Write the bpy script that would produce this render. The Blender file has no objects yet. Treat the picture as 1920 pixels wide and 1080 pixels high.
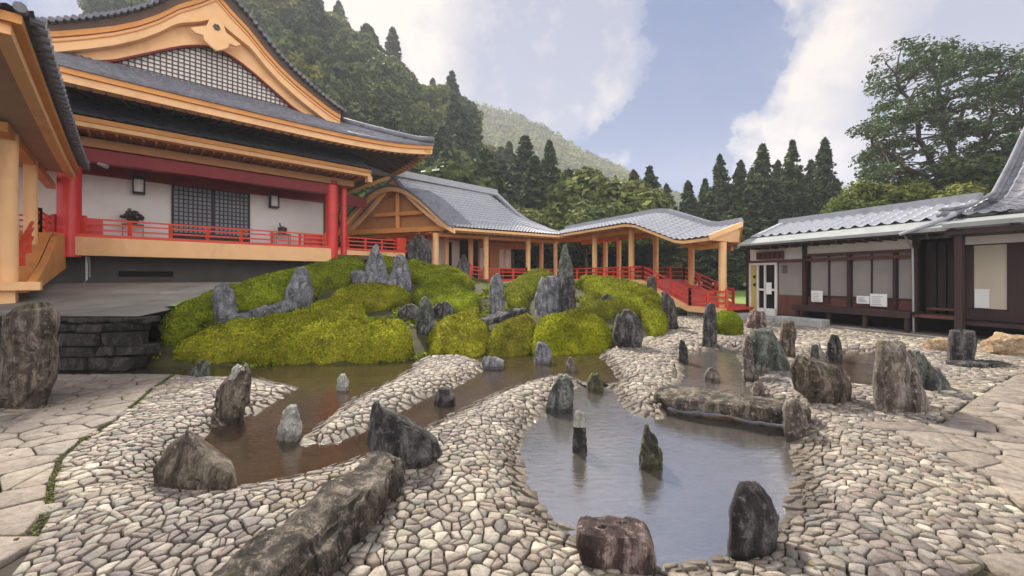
import bpy, math, random
import numpy as np
from mathutils import Vector, noise, kdtree
random.seed(7); rng = np.random.default_rng(7)
SC = bpy.context.scene
COL = SC.collection
R = math.radians
F = 760.0; HZ = 520.0; CH = 1.6

HAZE = 0.00085; CL_G = (.19,.205,.275); CL_B = (.46,.415,.375); SKYS = .025; SKYW = .25; BK = 1.65; SUNE = 4.8; EXPO = .97
# ------------------------------------------------------------ survey helpers
def P(px, py, d): return Vector(((px-960)/F*d, d, CH+(HZ-py)/F*d))
def G(px, py, z=0.0):
    d = (CH-z)*F/(py-HZ); return Vector(((px-960)/F*d, d, z))
def sm(x, a, b):
    t = np.clip((np.asarray(x, float)-a)/(b-a), 0, 1); return t*t*(3-2*t)

# ------------------------------------------------------------ object helpers
def tag(o, label=None, cat=None, group=None, kind=None):
    if label: o['label'] = label
    if cat: o['category'] = cat
    if group: o['group'] = group
    if kind: o['kind'] = kind
    return o
def empty(name, loc, label=None, cat=None, group=None):
    o = bpy.data.objects.new(name, None); COL.objects.link(o); o.location = loc
    o.empty_display_size = 0.3
    return tag(o, label, cat, group)
def top_loc(o):
    v = Vector(o.location)
    while o.parent: o = o.parent; v += o.location
    return v
class MB:
    def __init__(s): s.v = []; s.f = []
    def add(s, vs, fs):
        n = len(s.v); s.v.extend([tuple(p) for p in vs]); s.f.extend([tuple(i+n for i in f) for f in fs]); return s
    def box8(s, c):
        return s.add(c, [(0,3,2,1),(4,5,6,7),(0,1,5,4),(1,2,6,5),(2,3,7,6),(3,0,4,7)])
    def box(s, fr, a0, a1, b0, b1, z0, z1):
        if a0 > a1: a0, a1 = a1, a0
        if b0 > b1: b0, b1 = b1, b0
        return s.box8([fr(a0,b0,z0), fr(a1,b0,z0), fr(a1,b1,z0), fr(a0,b1,z0), fr(a0,b0,z1), fr(a1,b0,z1), fr(a1,b1,z1), fr(a0,b1,z1)])
    def beam(s, p0, p1, w, h, up=Vector((0,0,1))):
        p0, p1 = Vector(p0), Vector(p1); t = (p1-p0).normalized()
        if abs(t.dot(up)) > .98: up = Vector((1,0,0))
        sd = t.cross(up).normalized()*w/2; u2 = sd.cross(t).normalized()*h/2
        return s.box8([p0-sd-u2, p0+sd-u2, p1+sd-u2, p1-sd-u2, p0-sd+u2, p0+sd+u2, p1+sd+u2, p1-sd+u2])
    def cyl(s, p0, p1, r0, r1=None, k=14, cap=True):
        r1 = r0 if r1 is None else r1
        p0, p1 = Vector(p0), Vector(p1); t = (p1-p0).normalized()
        a = t.orthogonal().normalized(); b = t.cross(a)
        vs = []
        for p, r in ((p0, r0), (p1, r1)):
            for i in range(k):
                an = 2*math.pi*i/k; vs.append(p+a*math.cos(an)*r+b*math.sin(an)*r)
        fs = [(i, (i+1) % k, k+(i+1) % k, k+i) for i in range(k)]
        if cap: fs += [tuple(range(k-1, -1, -1)), tuple(range(k, 2*k))]
        return s.add(vs, fs)
    def tube(s, pts, rs, k=8):
        vs = []; n = len(pts)
        for i, p in enumerate(pts):
            t = (Vector(pts[min(i+1, n-1)])-Vector(pts[max(i-1, 0)])).normalized()
            a = t.cross(Vector((.13, .31, .94))).normalized(); b = t.cross(a)
            for j in range(k):
                an = 2*math.pi*j/k; vs.append(Vector(p)+a*math.cos(an)*rs[i]+b*math.sin(an)*rs[i])
        fs = [(i*k+j, i*k+(j+1) % k, (i+1)*k+(j+1) % k, (i+1)*k+j) for i in range(n-1) for j in range(k)]
        fs += [tuple(range(k-1, -1, -1)), tuple(range((n-1)*k, n*k))]
        return s.add(vs, fs)
    def grid(s, fn, na, nb, wrap=False):
        vs = [fn(i, j) for i in range(na) for j in range(nb)]
        fs = [(i*nb+j, (i+1)*nb+j, (i+1)*nb+j+1, i*nb+j+1) for i in range(na-1) for j in range(nb-1)]
        return s.add(vs, fs)
    def build(s, name, mat, parent=None, smooth=False, bevel=0):
        me = bpy.data.meshes.new(name)
        off = top_loc(parent) if parent else Vector((0,0,0))
        me.from_pydata([(p[0]-off.x, p[1]-off.y, p[2]-off.z) for p in s.v], [], s.f)
        me.materials.append(mat)
        if smooth: me.shade_smooth()
        o = bpy.data.objects.new(name, me); COL.objects.link(o)
        if parent: o.parent = parent
        if bevel:
            b = o.modifiers.new('bevel', 'BEVEL'); b.width = bevel; b.segments = 2; b.limit_method = 'ANGLE'
        return o
def np_mesh(name, verts, faces_list, mats, parent=None, smooth=False, mat_index=None):
    """faces_list: list of (k, int array n x k)"""
    me = bpy.data.meshes.new(name)
    verts = np.asarray(verts, np.float32)
    tot = sum(len(f)*k for k, f in faces_list); nf = sum(len(f) for k, f in faces_list)
    me.vertices.add(len(verts)); me.vertices.foreach_set('co', verts.ravel())
    me.loops.add(tot); me.polygons.add(nf)
    li = np.concatenate([np.asarray(f, np.int32).ravel() for k, f in faces_list])
    me.loops.foreach_set('vertex_index', li)
    tots = np.concatenate([np.full(len(f), k, np.int32) for k, f in faces_list])
    st = np.concatenate([[0], np.cumsum(tots)[:-1]]).astype(np.int32)
    me.polygons.foreach_set('loop_start', st); me.polygons.foreach_set('loop_total', tots)
    for m in (mats if isinstance(mats, (list, tuple)) else [mats]): me.materials.append(m)
    if mat_index is not None: me.polygons.foreach_set('material_index', np.asarray(mat_index, np.int32))
    if smooth: me.polygons.foreach_set('use_smooth', np.ones(nf, bool))
    me.update(calc_edges=True); me.validate()
    o = bpy.data.objects.new(name, me); COL.objects.link(o)
    if parent: o.parent = parent
    return o
def frame(O, E):
    L = math.hypot(*E); E = (E[0]/L, E[1]/L); N = (E[1], -E[0])
    def fr(a, b, z): return Vector((O[0]+a*E[0]+b*N[0], O[1]+a*E[1]+b*N[1], z))
    fr.E = Vector((E[0], E[1], 0)); fr.N = Vector((N[0], N[1], 0))
    return fr

# ------------------------------------------------------------ materials
class NT:
    def __init__(s, tree): s.t = tree
    def n(s, typ, **kw):
        nd = s.t.nodes.new(typ)
        ins = kw.pop('i', {})
        for k, v in kw.items(): setattr(nd, k, v)
        for k, v in ins.items():
            sk = nd.inputs[k]
            if isinstance(v, bpy.types.NodeSocket): s.t.links.new(v, sk)
            else: sk.default_value = v
        return nd
    def math(s, op, a, b=0.0, clamp=False):
        return s.n('ShaderNodeMath', operation=op, use_clamp=clamp, i={0: a, 1: b}).outputs[0]
    def noise(s, vec, scale, detail=4, rough=.55, dist=0.0):
        return s.n('ShaderNodeTexNoise', i={'Vector': vec, 'Scale': scale, 'Detail': detail, 'Roughness': rough, 'Distortion': dist})
    def ramp(s, fac, stops, interp='LINEAR'):
        r = s.n('ShaderNodeValToRGB', i={'Fac': fac}); cr = r.color_ramp; cr.interpolation = interp
        while len(cr.elements) < len(stops): cr.elements.new(.5)
        for e, (p, c) in zip(cr.elements, stops):
            e.position = p; e.color = (c[0], c[1], c[2], 1) if not isinstance(c, (int, float)) else (c, c, c, 1)
        return r.outputs[0]
    def mix(s, f, a, b, mode='MIX'):
        m = s.n('ShaderNodeMix', data_type='RGBA', blend_type=mode, i={0: f})
        for idx, v in ((6, a), (7, b)):
            if isinstance(v, bpy.types.NodeSocket): s.t.links.new(v, m.inputs[idx])
            else: m.inputs[idx].default_value = (*v[:3], 1)
        return m.outputs[2]
def newmat(name):
    m = bpy.data.materials.new(name); m.use_nodes = True
    t = m.node_tree; t.nodes.clear(); nt = NT(t)
    out = t.nodes.new('ShaderNodeOutputMaterial')
    return m, nt, out
def coords(nt, scale=(1,1,1), obj=True):
    tc = nt.n('ShaderNodeTexCoord').outputs['Object' if obj else 'Generated']
    return nt.n('ShaderNodeMapping', i={'Vector': tc, 'Scale': scale}).outputs[0]
def surf(name, c1, c2, scale=3, rough=.7, bump=.2, bscale=None, stretch=(1,1,1), dirt=None, dirt_amt=.5, spec=.3, metal=0, detail=6, coat=0, isl=0):
    m, nt, out = newmat(name)
    v = coords(nt, stretch)
    n1 = nt.noise(v, scale, detail, .6)
    f = nt.ramp(n1.outputs[0], [(.3, 0), (.7, 1)])
    col = nt.mix(f, c1, c2)
    if dirt:
        n2 = nt.noise(coords(nt), scale*.35, 5, .65, .6)
        col = nt.mix(nt.ramp(n2.outputs[0], [(.5, 0), (.72, dirt_amt)]), col, dirt)
    if isl:
        g = nt.n('ShaderNodeNewGeometry').outputs['Random Per Island']
        col = nt.mix(1.0, col, nt.ramp(g, [(0, 1-isl), (1, 1+isl*.6 if isl < .6 else 1.3)]), 'MULTIPLY')
    b = nt.n('ShaderNodeBsdfPrincipled', i={'Base Color': col, 'Roughness': rough, 'Metallic': metal, 'Specular IOR Level': spec, 'Coat Weight': coat})
    n3 = nt.noise(v, bscale or scale*6, 5, .65)
    bp = nt.n('ShaderNodeBump', i={'Strength': bump, 'Distance': .02, 'Height': n3.outputs[0]})
    nt.t.links.new(bp.outputs[0], b.inputs['Normal'])
    nt.t.links.new(b.outputs[0], out.inputs[0])
    return m
def rock_mat(name, dark, mid, pale, moss=None, moss_amt=.5, stretch=(1,1,.42), scale=7):
    m, nt, out = newmat(name)
    v = coords(nt, stretch); v0 = coords(nt)
    n1 = nt.noise(v, scale, 9, .72, .5)
    col = nt.ramp(n1.outputs[0], [(.36, dark), (.5, mid), (.63, pale)])
    n2 = nt.noise(v0, scale*2.1, 8, .75)
    col = nt.mix(nt.ramp(n2.outputs[0], [(.55, 0), (.62, .65)]), col, tuple(min(1, c*1.45) for c in pale))
    n5 = nt.noise(v, scale*9, 5, .8)
    col = nt.mix(1.0, col, nt.ramp(n5.outputs[0], [(.35, .55), (.62, 1.25)]), 'MULTIPLY')
    if moss:
        nz = nt.n('ShaderNodeSeparateXYZ', i={0: nt.n('ShaderNodeNewGeometry').outputs['Normal']}).outputs[2]
        n4 = nt.noise(v0, scale*.6, 6, .7)
        mk = nt.math('MULTIPLY', nt.ramp(n4.outputs[0], [(.46, 0), (.58, 1)]), nt.ramp(nz, [(.0, .3), (.6, 1)]))
        col = nt.mix(nt.math('MULTIPLY', mk, moss_amt), col, moss)
    pz = nt.n('ShaderNodeSeparateXYZ', i={0: nt.n('ShaderNodeNewGeometry').outputs['Position']}).outputs[2]
    pz = nt.math('ADD', pz, nt.math('MULTIPLY', n1.outputs[0], .06)); wet = nt.math('LESS_THAN', pz, -.035)
    col = nt.mix(nt.math('MULTIPLY', wet, .55), col, tuple(c*.35 for c in mid))
    b = nt.n('ShaderNodeBsdfPrincipled', i={'Base Color': col, 'Roughness': nt.math('SUBTRACT', .75, nt.math('MULTIPLY', wet, .4)), 'Specular IOR Level': .3})
    vo = nt.n('ShaderNodeTexVoronoi', feature='DISTANCE_TO_EDGE', i={'Vector': nt.mix(.15, v, n1.outputs[1]), 'Scale': scale*1.9})
    crack = nt.ramp(vo.outputs[0], [(0, 0), (.07, 1)])
    h = nt.math('ADD', nt.math('MULTIPLY', n1.outputs[0], 2.4), nt.math('MULTIPLY', crack, .18))
    h = nt.math('ADD', h, nt.math('MULTIPLY', n5.outputs[0], .55))
    bp = nt.n('ShaderNodeBump', i={'Strength': 1.0, 'Distance': .05, 'Height': h})
    nt.t.links.new(bp.outputs[0], b.inputs['Normal']); nt.t.links.new(b.outputs[0], out.inputs[0])
    return m
def leaf_mat(name, cols, big=(.5, .5), trans=.25, rough=.6, nscale=.6, patch=None):
    if patch: rough = .9
    m, nt, out = newmat(name)
    g = nt.n('ShaderNodeNewGeometry').outputs['Random Per Island']
    oi = nt.n('ShaderNodeObjectInfo').outputs['Random']
    col = nt.ramp(g, [(i/(len(cols)-1), c) for i, c in enumerate(cols)])
    n1 = nt.noise(nt.n('ShaderNodeTexCoord').outputs['Object'], nscale, 4, .6)
    col = nt.mix(1.0, col, nt.ramp(n1.outputs[0], [(.3, big[0]), (.7, 1.0+big[1])]), 'MULTIPLY')
    col = nt.mix(1.0, col, nt.ramp(oi, [(0, (.75, .8, .8)), (.5, (1, 1, 1)), (1, (1.3, 1.12, .9))]), 'MULTIPLY')
    if patch:
        gp = nt.n('ShaderNodeNewGeometry').outputs['Position']; n6 = nt.noise(gp, 1.7, 6, .75, .6)
        col = nt.mix(nt.ramp(n6.outputs[0], [(.56, 0), (.66, .75)]), col, patch)
    d = nt.n('ShaderNodeBsdfPrincipled', i={'Base Color': col, 'Roughness': rough, 'Specular IOR Level': .08 if not patch else .03})
    t = nt.n('ShaderNodeBsdfTranslucent', i={'Color': col})
    mx = nt.n('ShaderNodeMixShader', i={0: trans, 1: d.outputs[0], 2: t.outputs[0]})
    nt.t.links.new(mx.outputs[0], out.inputs[0])
    return m
M = {}
M['orange'] = surf('ochre_paint', (.74,.33,.10), (.66,.28,.08), 2.2, .55, .08, stretch=(1,1,1), dirt=(.42,.2,.08), dirt_amt=.6)
M['orange_lt'] = surf('pale_ochre_paint', (.88,.53,.27), (.82,.47,.22), 2.0, .55, .06, dirt=(.52,.27,.12), dirt_amt=.55)
M['wood'] = surf('honey_timber', (.56,.27,.11), (.46,.21,.08), 4, .6, .15, stretch=(1,1,.2), dirt=(.2,.1,.05), dirt_amt=.35)
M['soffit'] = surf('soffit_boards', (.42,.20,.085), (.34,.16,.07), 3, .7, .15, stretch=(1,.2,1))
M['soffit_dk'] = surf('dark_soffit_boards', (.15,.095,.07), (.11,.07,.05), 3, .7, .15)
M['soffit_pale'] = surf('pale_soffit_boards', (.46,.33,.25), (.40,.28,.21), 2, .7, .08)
M['red'] = surf('vermilion_lacquer', (.72,.045,.04), (.64,.032,.032), 2.5, .38, .05, dirt=(.36,.05,.04), dirt_amt=.6, coat=.15)
M['rail_red'] = surf('orange_red_lacquer', (.72,.075,.035), (.62,.055,.03), 3, .42, .05, dirt=(.45,.08,.04), dirt_amt=.4)
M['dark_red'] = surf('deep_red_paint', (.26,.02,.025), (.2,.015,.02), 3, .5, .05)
M['plaster'] = surf('white_plaster', (.76,.74,.72), (.70,.68,.66), 1.5, .85, .05, dirt=(.5,.48,.46), dirt_amt=.3)
M['tile'] = surf('grey_roof_tile', (.27,.275,.31), (.35,.355,.395), 9, .45, .12, dirt=(.19,.195,.20), dirt_amt=.45, spec=.5, detail=5)
M['tile_dk'] = surf('dark_roof_tile', (.105,.105,.125), (.19,.19,.22), 6, .62, .15, dirt=(.05,.05,.045), dirt_amt=.6, spec=.5)
M['copper'] = surf('weathered_metal_eave', (.24,.25,.245), (.32,.33,.32), 3, .45, .06, dirt=(.2,.22,.2), dirt_amt=.5, spec=.5)
M['dark_wood'] = surf('dark_stained_wood', (.055,.03,.028), (.035,.02,.02), 5, .55, .2, stretch=(1,1,.15))
M['brown_wood'] = surf('red_brown_wood', (.15,.06,.045), (.10,.04,.03), 5, .5, .2, stretch=(1,1,.2))
M['black'] = surf('black_timber', (.016,.014,.015), (.024,.02,.02), 4, .5, .1)
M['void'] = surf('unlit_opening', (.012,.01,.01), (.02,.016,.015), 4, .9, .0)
M['concrete'] = surf('weathered_concrete', (.27,.245,.215), (.19,.17,.15), 1.4, .85, .25, bscale=25, dirt=(.11,.095,.075), dirt_amt=.9)
M['concrete_dk'] = surf('dark_concrete_base', (.15,.135,.125), (.105,.095,.09), 1.2, .85, .2, bscale=25)
M['granite'] = surf('pale_granite', (.42,.43,.42), (.32,.33,.32), 9, .75, .3, bscale=50, dirt=(.2,.21,.18), dirt_amt=.5)
M['white'] = surf('white_paint', (.78,.77,.74), (.72,.71,.68), 3, .5, .03)
M['paper'] = surf('white_paper_notice', (.80,.80,.78), (.76,.76,.75), 3, .7, .0)
M['blind_and_shade'] = surf('grey_blind_and_wall_shade', (.30,.275,.26), (.24,.22,.21), 1.2, .5, .03, spec=.6)
M['blind_and_shade2'] = surf('warm_paper_screen', (.55,.49,.38), (.48,.42,.33), 1.2, .5, .03, spec=.6)
M['grille'] = surf('pale_window_paper', (.20,.22,.26), (.12,.135,.165), 2, .4, .03, spec=.5)
M['yellow'] = surf('yellow_panel', (.55,.48,.16), (.5,.42,.12), 3, .5, .03)
M['metal'] = surf('grey_galvanised_metal', (.45,.46,.48), (.36,.37,.39), 6, .35, .05, metal=.6)
M['bronze'] = surf('dark_bronze', (.06,.055,.05), (.09,.08,.06), 8, .4, .2, metal=.5)
M['bark'] = surf('tree_bark', (.09,.065,.05), (.05,.038,.03), 6, .9, .6, stretch=(1,1,.2))
M['earth'] = surf('mortar_and_soil', (.05,.038,.028), (.028,.022,.017), 5, .92, .5, bscale=40, dirt=(.055,.06,.02), dirt_amt=.6)
def add_silt(m):
    nt = NT(m.node_tree); b = [n for n in m.node_tree.nodes if n.type == 'BSDF_PRINCIPLED'][0]
    src = b.inputs['Base Color'].links[0].from_socket
    v = coords(nt); z = nt.n('ShaderNodeSeparateXYZ', i={0: v}).outputs[2]
    silt = nt.ramp(nt.noise(v, 4, 6, .7).outputs[0], [(.3, (.11,.075,.045)), (.5, (.20,.135,.08)), (.7, (.30,.23,.15))])
    f = nt.math('LESS_THAN', z, -.125)
    m.node_tree.links.new(nt.mix(f, src, silt), b.inputs['Base Color'])
add_silt(M['earth'])
M['moundsoil'] = surf('dark_garden_soil', (.035,.03,.014), (.06,.06,.014), 4, .95, .6, bscale=30)  # dark earth with a little mossy green, the soil's own tone
M['hillsoil'] = surf('forest_floor', (.035,.05,.018), (.06,.07,.025), .2, .95, .2)
M['lawn'] = surf('garden_lawn', (.12,.19,.04), (.17,.24,.05), 1.5, .9, .4, bscale=60)
M['r_brown'] = rock_mat('brown_rock', (0.025,0.017,0.013), (0.101,0.072,0.054), (0.304,0.248,0.202), (.15,.16,.06), .25)
M['r_grey'] = rock_mat('blue_grey_rock', (.07,.07,.08), (.18,.18,.205), (.36,.36,.385), (.14,.16,.07), .3)
M['r_dark'] = rock_mat('dark_rock', (0.013,0.012,0.013), (0.047,0.042,0.043), (0.202,0.184,0.184), (.07,.09,.03), .2)
M['r_pale'] = rock_mat('pale_rock', (.26,.24,.21), (.48,.46,.42), (.70,.68,.64), (.2,.22,.12), .2, scale=10)
M['r_green'] = rock_mat('greenish_rock', (0.025,0.027,0.026), (0.079,0.086,0.079), (0.248,0.258,0.239), (.13,.15,.05), .4)
M['r_moss'] = rock_mat('mossy_rock', (0.022,0.020,0.014), (0.058,0.050,0.036), (0.184,0.166,0.120), (.16,.20,.02), 1.0)
M['r_warm'] = rock_mat('weathered_warm_rock', (0.058,0.040,0.032), (0.180,0.144,0.119), (0.423,0.368,0.322), (.2,.2,.1), .2)
M['r_top'] = rock_mat('pale_worn_rock', (.016,.012,.010), (.08,.062,.05), (.33,.275,.225), (.2,.2,.1), .15)
M['r_pink'] = rock_mat('pinkish_block_rock', (0.029,0.018,0.018), (0.101,0.065,0.061), (0.460,0.340,0.304), (.2,.15,.1), .1)
M['r_tan'] = rock_mat('tan_rock', (.25,.14,.07), (.50,.34,.20), (.66,.52,.36), None, stretch=(.7,.7,1))
# ------------------------------------------------------------ stone paving material
def stone_mat(name, cols, moss_cols, rough=.6, bsc=26):
    m, nt, out = newmat(name)
    g = nt.n('ShaderNodeNewGeometry').outputs['Random Per Island']
    col = nt.ramp(g, [(i/(len(cols)-1), c) for i, c in enumerate(cols)])
    tc = nt.n('ShaderNodeTexCoord').outputs['Object']
    n1 = nt.noise(tc, .55, 4, .6)
    col = nt.mix(1.0, col, nt.ramp(n1.outputs[0], [(.3, (.52,.50,.54)), (.5, (.84,.80,.76)), (.72, (1.0,.97,.88))]), 'MULTIPLY')
    n2 = nt.noise(tc, 18, 6, .7)
    col = nt.mix(1.0, col, nt.ramp(n2.outputs[0], [(.3, (.55,.52,.5)), (.65, (1.12,1.12,1.12))]), 'MULTIPLY')
    n3 = nt.noise(tc, 1.1, 5, .7, .5)
    col = nt.mix(nt.ramp(n3.outputs[0], [(.57, 0), (.70, .6)]), col, moss_cols[0])
    n4 = nt.noise(nt.n('ShaderNodeMapping', i={'Vector': tc, 'Location': (9, 4, 2)}).outputs[0], .8, 5, .7, .5)
    col = nt.mix(nt.ramp(n4.outputs[0], [(.60, 0), (.72, .55)]), col, moss_cols[1])
    pz = nt.n('ShaderNodeSeparateXYZ', i={0: nt.n('ShaderNodeNewGeometry').outputs['Position']}).outputs[2]
    wet = nt.math('SUBTRACT', 1.0, nt.n('ShaderNodeMapRange', i={0: nt.math('ADD', pz, nt.math('MULTIPLY', n3.outputs[0], .07)), 1: -.07, 2: .0}).outputs[0], clamp=True)
    col = nt.mix(nt.math('MULTIPLY', wet, .7), col, (.09,.07,.05))
    b = nt.n('ShaderNodeBsdfPrincipled', i={'Base Color': col, 'Roughness': nt.math('SUBTRACT', rough, nt.math('MULTIPLY', wet, .3)), 'Specular IOR Level': .35})
    nb = nt.noise(tc, bsc, 6, .7)
    bp = nt.n('ShaderNodeBump', i={'Strength': .8, 'Distance': .03, 'Height': nb.outputs[0]})
    nt.t.links.new(bp.outputs[0], b.inputs['Normal']); nt.t.links.new(b.outputs[0], out.inputs[0])
    return m
M['cobble'] = stone_mat('split_stone_cobbles', [(.14,.12,.11),(.34,.30,.265),(.23,.205,.19),(.50,.455,.39),(.28,.225,.20),(.41,.385,.31),(.18,.165,.16),(.60,.56,.48),(.27,.275,.245),(.38,.325,.28)], [(.17,.13,.05),(.12,.09,.06)])
M['flag'] = stone_mat('pinkish_flagstones', [(.22,.19,.165),(.32,.28,.24),(.26,.23,.20),(.37,.33,.285),(.26,.235,.21),(.33,.285,.25)], [(.18,.14,.09),(.17,.15,.08)], .65, 20)

# ------------------------------------------------------------ ponds and ground height
WZ = -0.13
def poly_px(pts, z=0.0): return np.array([[G(x, y, z).x, G(x, y, z).y] for x, y in pts])
def sdpoly(X, Y, poly):
    n = len(poly); d = np.full(X.shape, 1e9); inside = np.zeros(X.shape, bool)
    for i in range(n):
        ax, ay = poly[i]; bx, by = poly[(i+1) % n]
        ex, ey = bx-ax, by-ay; wx, wy = X-ax, Y-ay
        t = np.clip((wx*ex+wy*ey)/(ex*ex+ey*ey+1e-12), 0, 1)
        d = np.minimum(d, (wx-ex*t)**2+(wy-ey*t)**2)
        c = ((ay <= Y) & (by > Y)) | ((by <= Y) & (ay > Y))
        with np.errstate(divide='ignore', invalid='ignore'):
            xi = ax+(Y-ay)/(by-ay if by != ay else 1e-9)*ex
        inside ^= c & (X < xi)
    d = np.sqrt(d); return np.where(inside, -d, d)
W_RIGHT = poly_px([(1052,742),(1090,722),(1140,720),(1160,745),(1172,772),(1236,786),(1262,745),(1278,705),(1282,662),(1376,652),(1396,690),(1412,742),(1470,796),(1488,840),(1494,900),(1478,950),(1440,990),(1385,1035),(1310,1056),(1230,1060),(1100,1020),(1020,965),(985,905),(975,850),(990,800),(1030,765)], WZ)
W_LEFT = poly_px([(100,706),(330,706),(490,711),(556,728),(490,768),(405,800),(345,850),(300,895),(445,912),(560,892),(660,864),(780,812),(860,772),(930,737),(1000,714),(1060,702),(1110,722),(1165,718),(1150,690),(1128,672),(1128,645),(1000,640),(500,640),(100,640)], WZ)
SPIT = poly_px([(555,835),(600,795),(660,750),(740,712),(772,690),(780,668),(890,668),(908,690),(880,712),(800,745),(720,790),(640,825)], WZ)
W_SMALL = poly_px([(1500,676),(1560,660),(1648,664),(1650,700),(1640,730),(1585,722),(1540,690)], WZ)
def land_s(X, Y):
    return np.maximum(np.minimum(np.minimum(sdpoly(X, Y, W_RIGHT), sdpoly(X, Y, W_LEFT)), sdpoly(X, Y, W_SMALL)), -sdpoly(X, Y, SPIT)*1.0)
APRON_Y = 7.55
def hill_ridge(a):   # tree-line height of the near hill as a tangent of elevation, by azimuth x/y
    return np.interp(a, [-1.6,-1.18,-.9,-.47,-.40,-.34,-.29,-.237,-.158,-.105,-.066,0,.12,.26,.5,2], [.75,.70,.70,.68,.60,.58,.53,.49,.44,.39,.33,.26,.17,.10,.03,.0])
def ground_z(X, Y):
    X = np.asarray(X, float); Y = np.asarray(Y, float)
    s = land_s(X, Y)
    z = -.32+.32*sm(s, -.55, .5)
    z = z*np.where(Y > 17, 0, 1)
    z = z+sm(Y, 25.5, 30)*1.45*(1-sm(X, 8, 14))+sm(Y, 22, 40)*.5*sm(X, 8, 14)
    a = X/np.maximum(Y, 1)
    rz = np.maximum(hill_ridge(a)*98-13, 0)
    z = z+rz*sm(Y, 36, 96)*(1-.6*sm(Y, 125, 190))
    return z
def axis(fine0, fine1, step, lo, hi):
    a = list(np.arange(fine0, fine1+1e-6, step)); st = step
    r = []; x = fine1
    while x < hi: st *= 1.22; st = min(st, 45); x += st; r.append(x)
    l = []; x = fine0; st = step
    while x > lo: st *= 1.22; st = min(st, 45); x -= st; l.append(x)
    return np.array(l[::-1]+a+r)
ax_ = axis(-11, 12.5, .1, -520, 520); ay_ = axis(1.2, 17, .1, -60, 500)
GX, GY = np.meshgrid(ax_, ay_, indexing='ij')
GZ = ground_z(GX, GY)
nz = np.array([noise.fractal((x*.9, y*.9, 0), 1, 2, 3) for x, y in zip(GX.ravel(), GY.ravel())]).reshape(GX.shape)
GZ = GZ+(nz*.007-.022)*(GY < 20)
na, nb = GX.shape
ii, jj = np.meshgrid(np.arange(na-1), np.arange(nb-1), indexing='ij')
q = np.stack([ii*nb+jj, (ii+1)*nb+jj, (ii+1)*nb+jj+1, ii*nb+jj+1], -1).reshape(-1, 4)
cy = GY[:-1, :-1].ravel(); cx = GX[:-1, :-1].ravel()
mi = np.where(cy > 34, 1, np.where((cy > 18) & (cx < 40), 2, 0))
o = np_mesh('ground', np.stack([GX, GY, GZ], -1).reshape(-1, 3), [(4, q)], [M['earth'], M['hillsoil'], M['lawn']], smooth=True, mat_index=mi)
tag(o, kind='structure')

# ------------------------------------------------------------ water
def water_mat(name, tint, ior, bump, bscale, mud, mudf):
    m, nt, out = newmat(name)
    tc = nt.n('ShaderNodeTexCoord').outputs['Object']
    n1 = nt.noise(nt.n('ShaderNodeMapping', i={'Vector': tc, 'Scale': (1, 1.8, 1)}).outputs[0], bscale, 5, .6, .3)
    bp = nt.n('ShaderNodeBump', i={'Strength': bump, 'Distance': .02, 'Height': n1.outputs[0]})
    fr = nt.n('ShaderNodeFresnel', i={'IOR': ior}); nt.t.links.new(bp.outputs[0], fr.inputs['Normal'])
    tr = nt.n('ShaderNodeBsdfTransparent', i={'Color': (*tint, 1)})
    gl = nt.n('ShaderNodeBsdfGlossy', i={'Roughness': .03, 'Color': (1, 1, 1, 1)}); nt.t.links.new(bp.outputs[0], gl.inputs['Normal'])
    nm = nt.noise(tc, 1.3, 5, .65, .8)
    df = nt.n('ShaderNodeBsdfDiffuse', i={'Color': nt.mix(nt.ramp(nm.outputs[0], [(.35, 0), (.65, 1)]), tuple(c*.65 for c in mud), mud)})
    m0 = nt.n('ShaderNodeMixShader', i={0: mudf, 1: tr.outputs[0], 2: df.outputs[0]})
    mx = nt.n('ShaderNodeMixShader', i={0: fr.outputs[0], 1: m0.outputs[0], 2: gl.outputs[0]})
    nt.t.links.new(mx.outputs[0], out.inputs[0]); return m
M['water_a'] = water_mat('rippled_pond_water', (.72,.64,.54), 5.5, .24, 10, (.26,.235,.21), .32)
M['water_b'] = water_mat('brown_stream_water', (.80,.72,.60), 1.9, .2, 9, (.13,.09,.06), .32)
def water(name, poly, m):
    c = poly.mean(0); mb = MB(); pts = []
    n = len(poly)
    e = poly-c; L = np.linalg.norm(e, axis=1, keepdims=True)
    ar = 0
    nrm = []
    for i in range(n):
        a, b = poly[i-1], poly[(i+1) % n]; t = b-a; nn = np.array([t[1], -t[0]]); nrm.append(nn/np.linalg.norm(nn))
    x, y = poly[:, 0], poly[:, 1]; sgn = np.sign(np.sum(x*np.roll(y, -1)-np.roll(x, -1)*y))
    off = poly+np.array(nrm)*sgn*.22
    me = bpy.data.meshes.new(name); me.from_pydata([(p[0], p[1], WZ) for p in off], [], [tuple(range(n))] if sgn > 0 else [tuple(range(n))[::-1]])
    me.materials.append(m); o = bpy.data.objects.new(name, me); COL.objects.link(o); tag(o, kind='structure')
water('water', W_RIGHT, M['water_a'])
water('water', W_LEFT, M['water_b'])
water('water', W_SMALL, M['water_b'])

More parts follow.
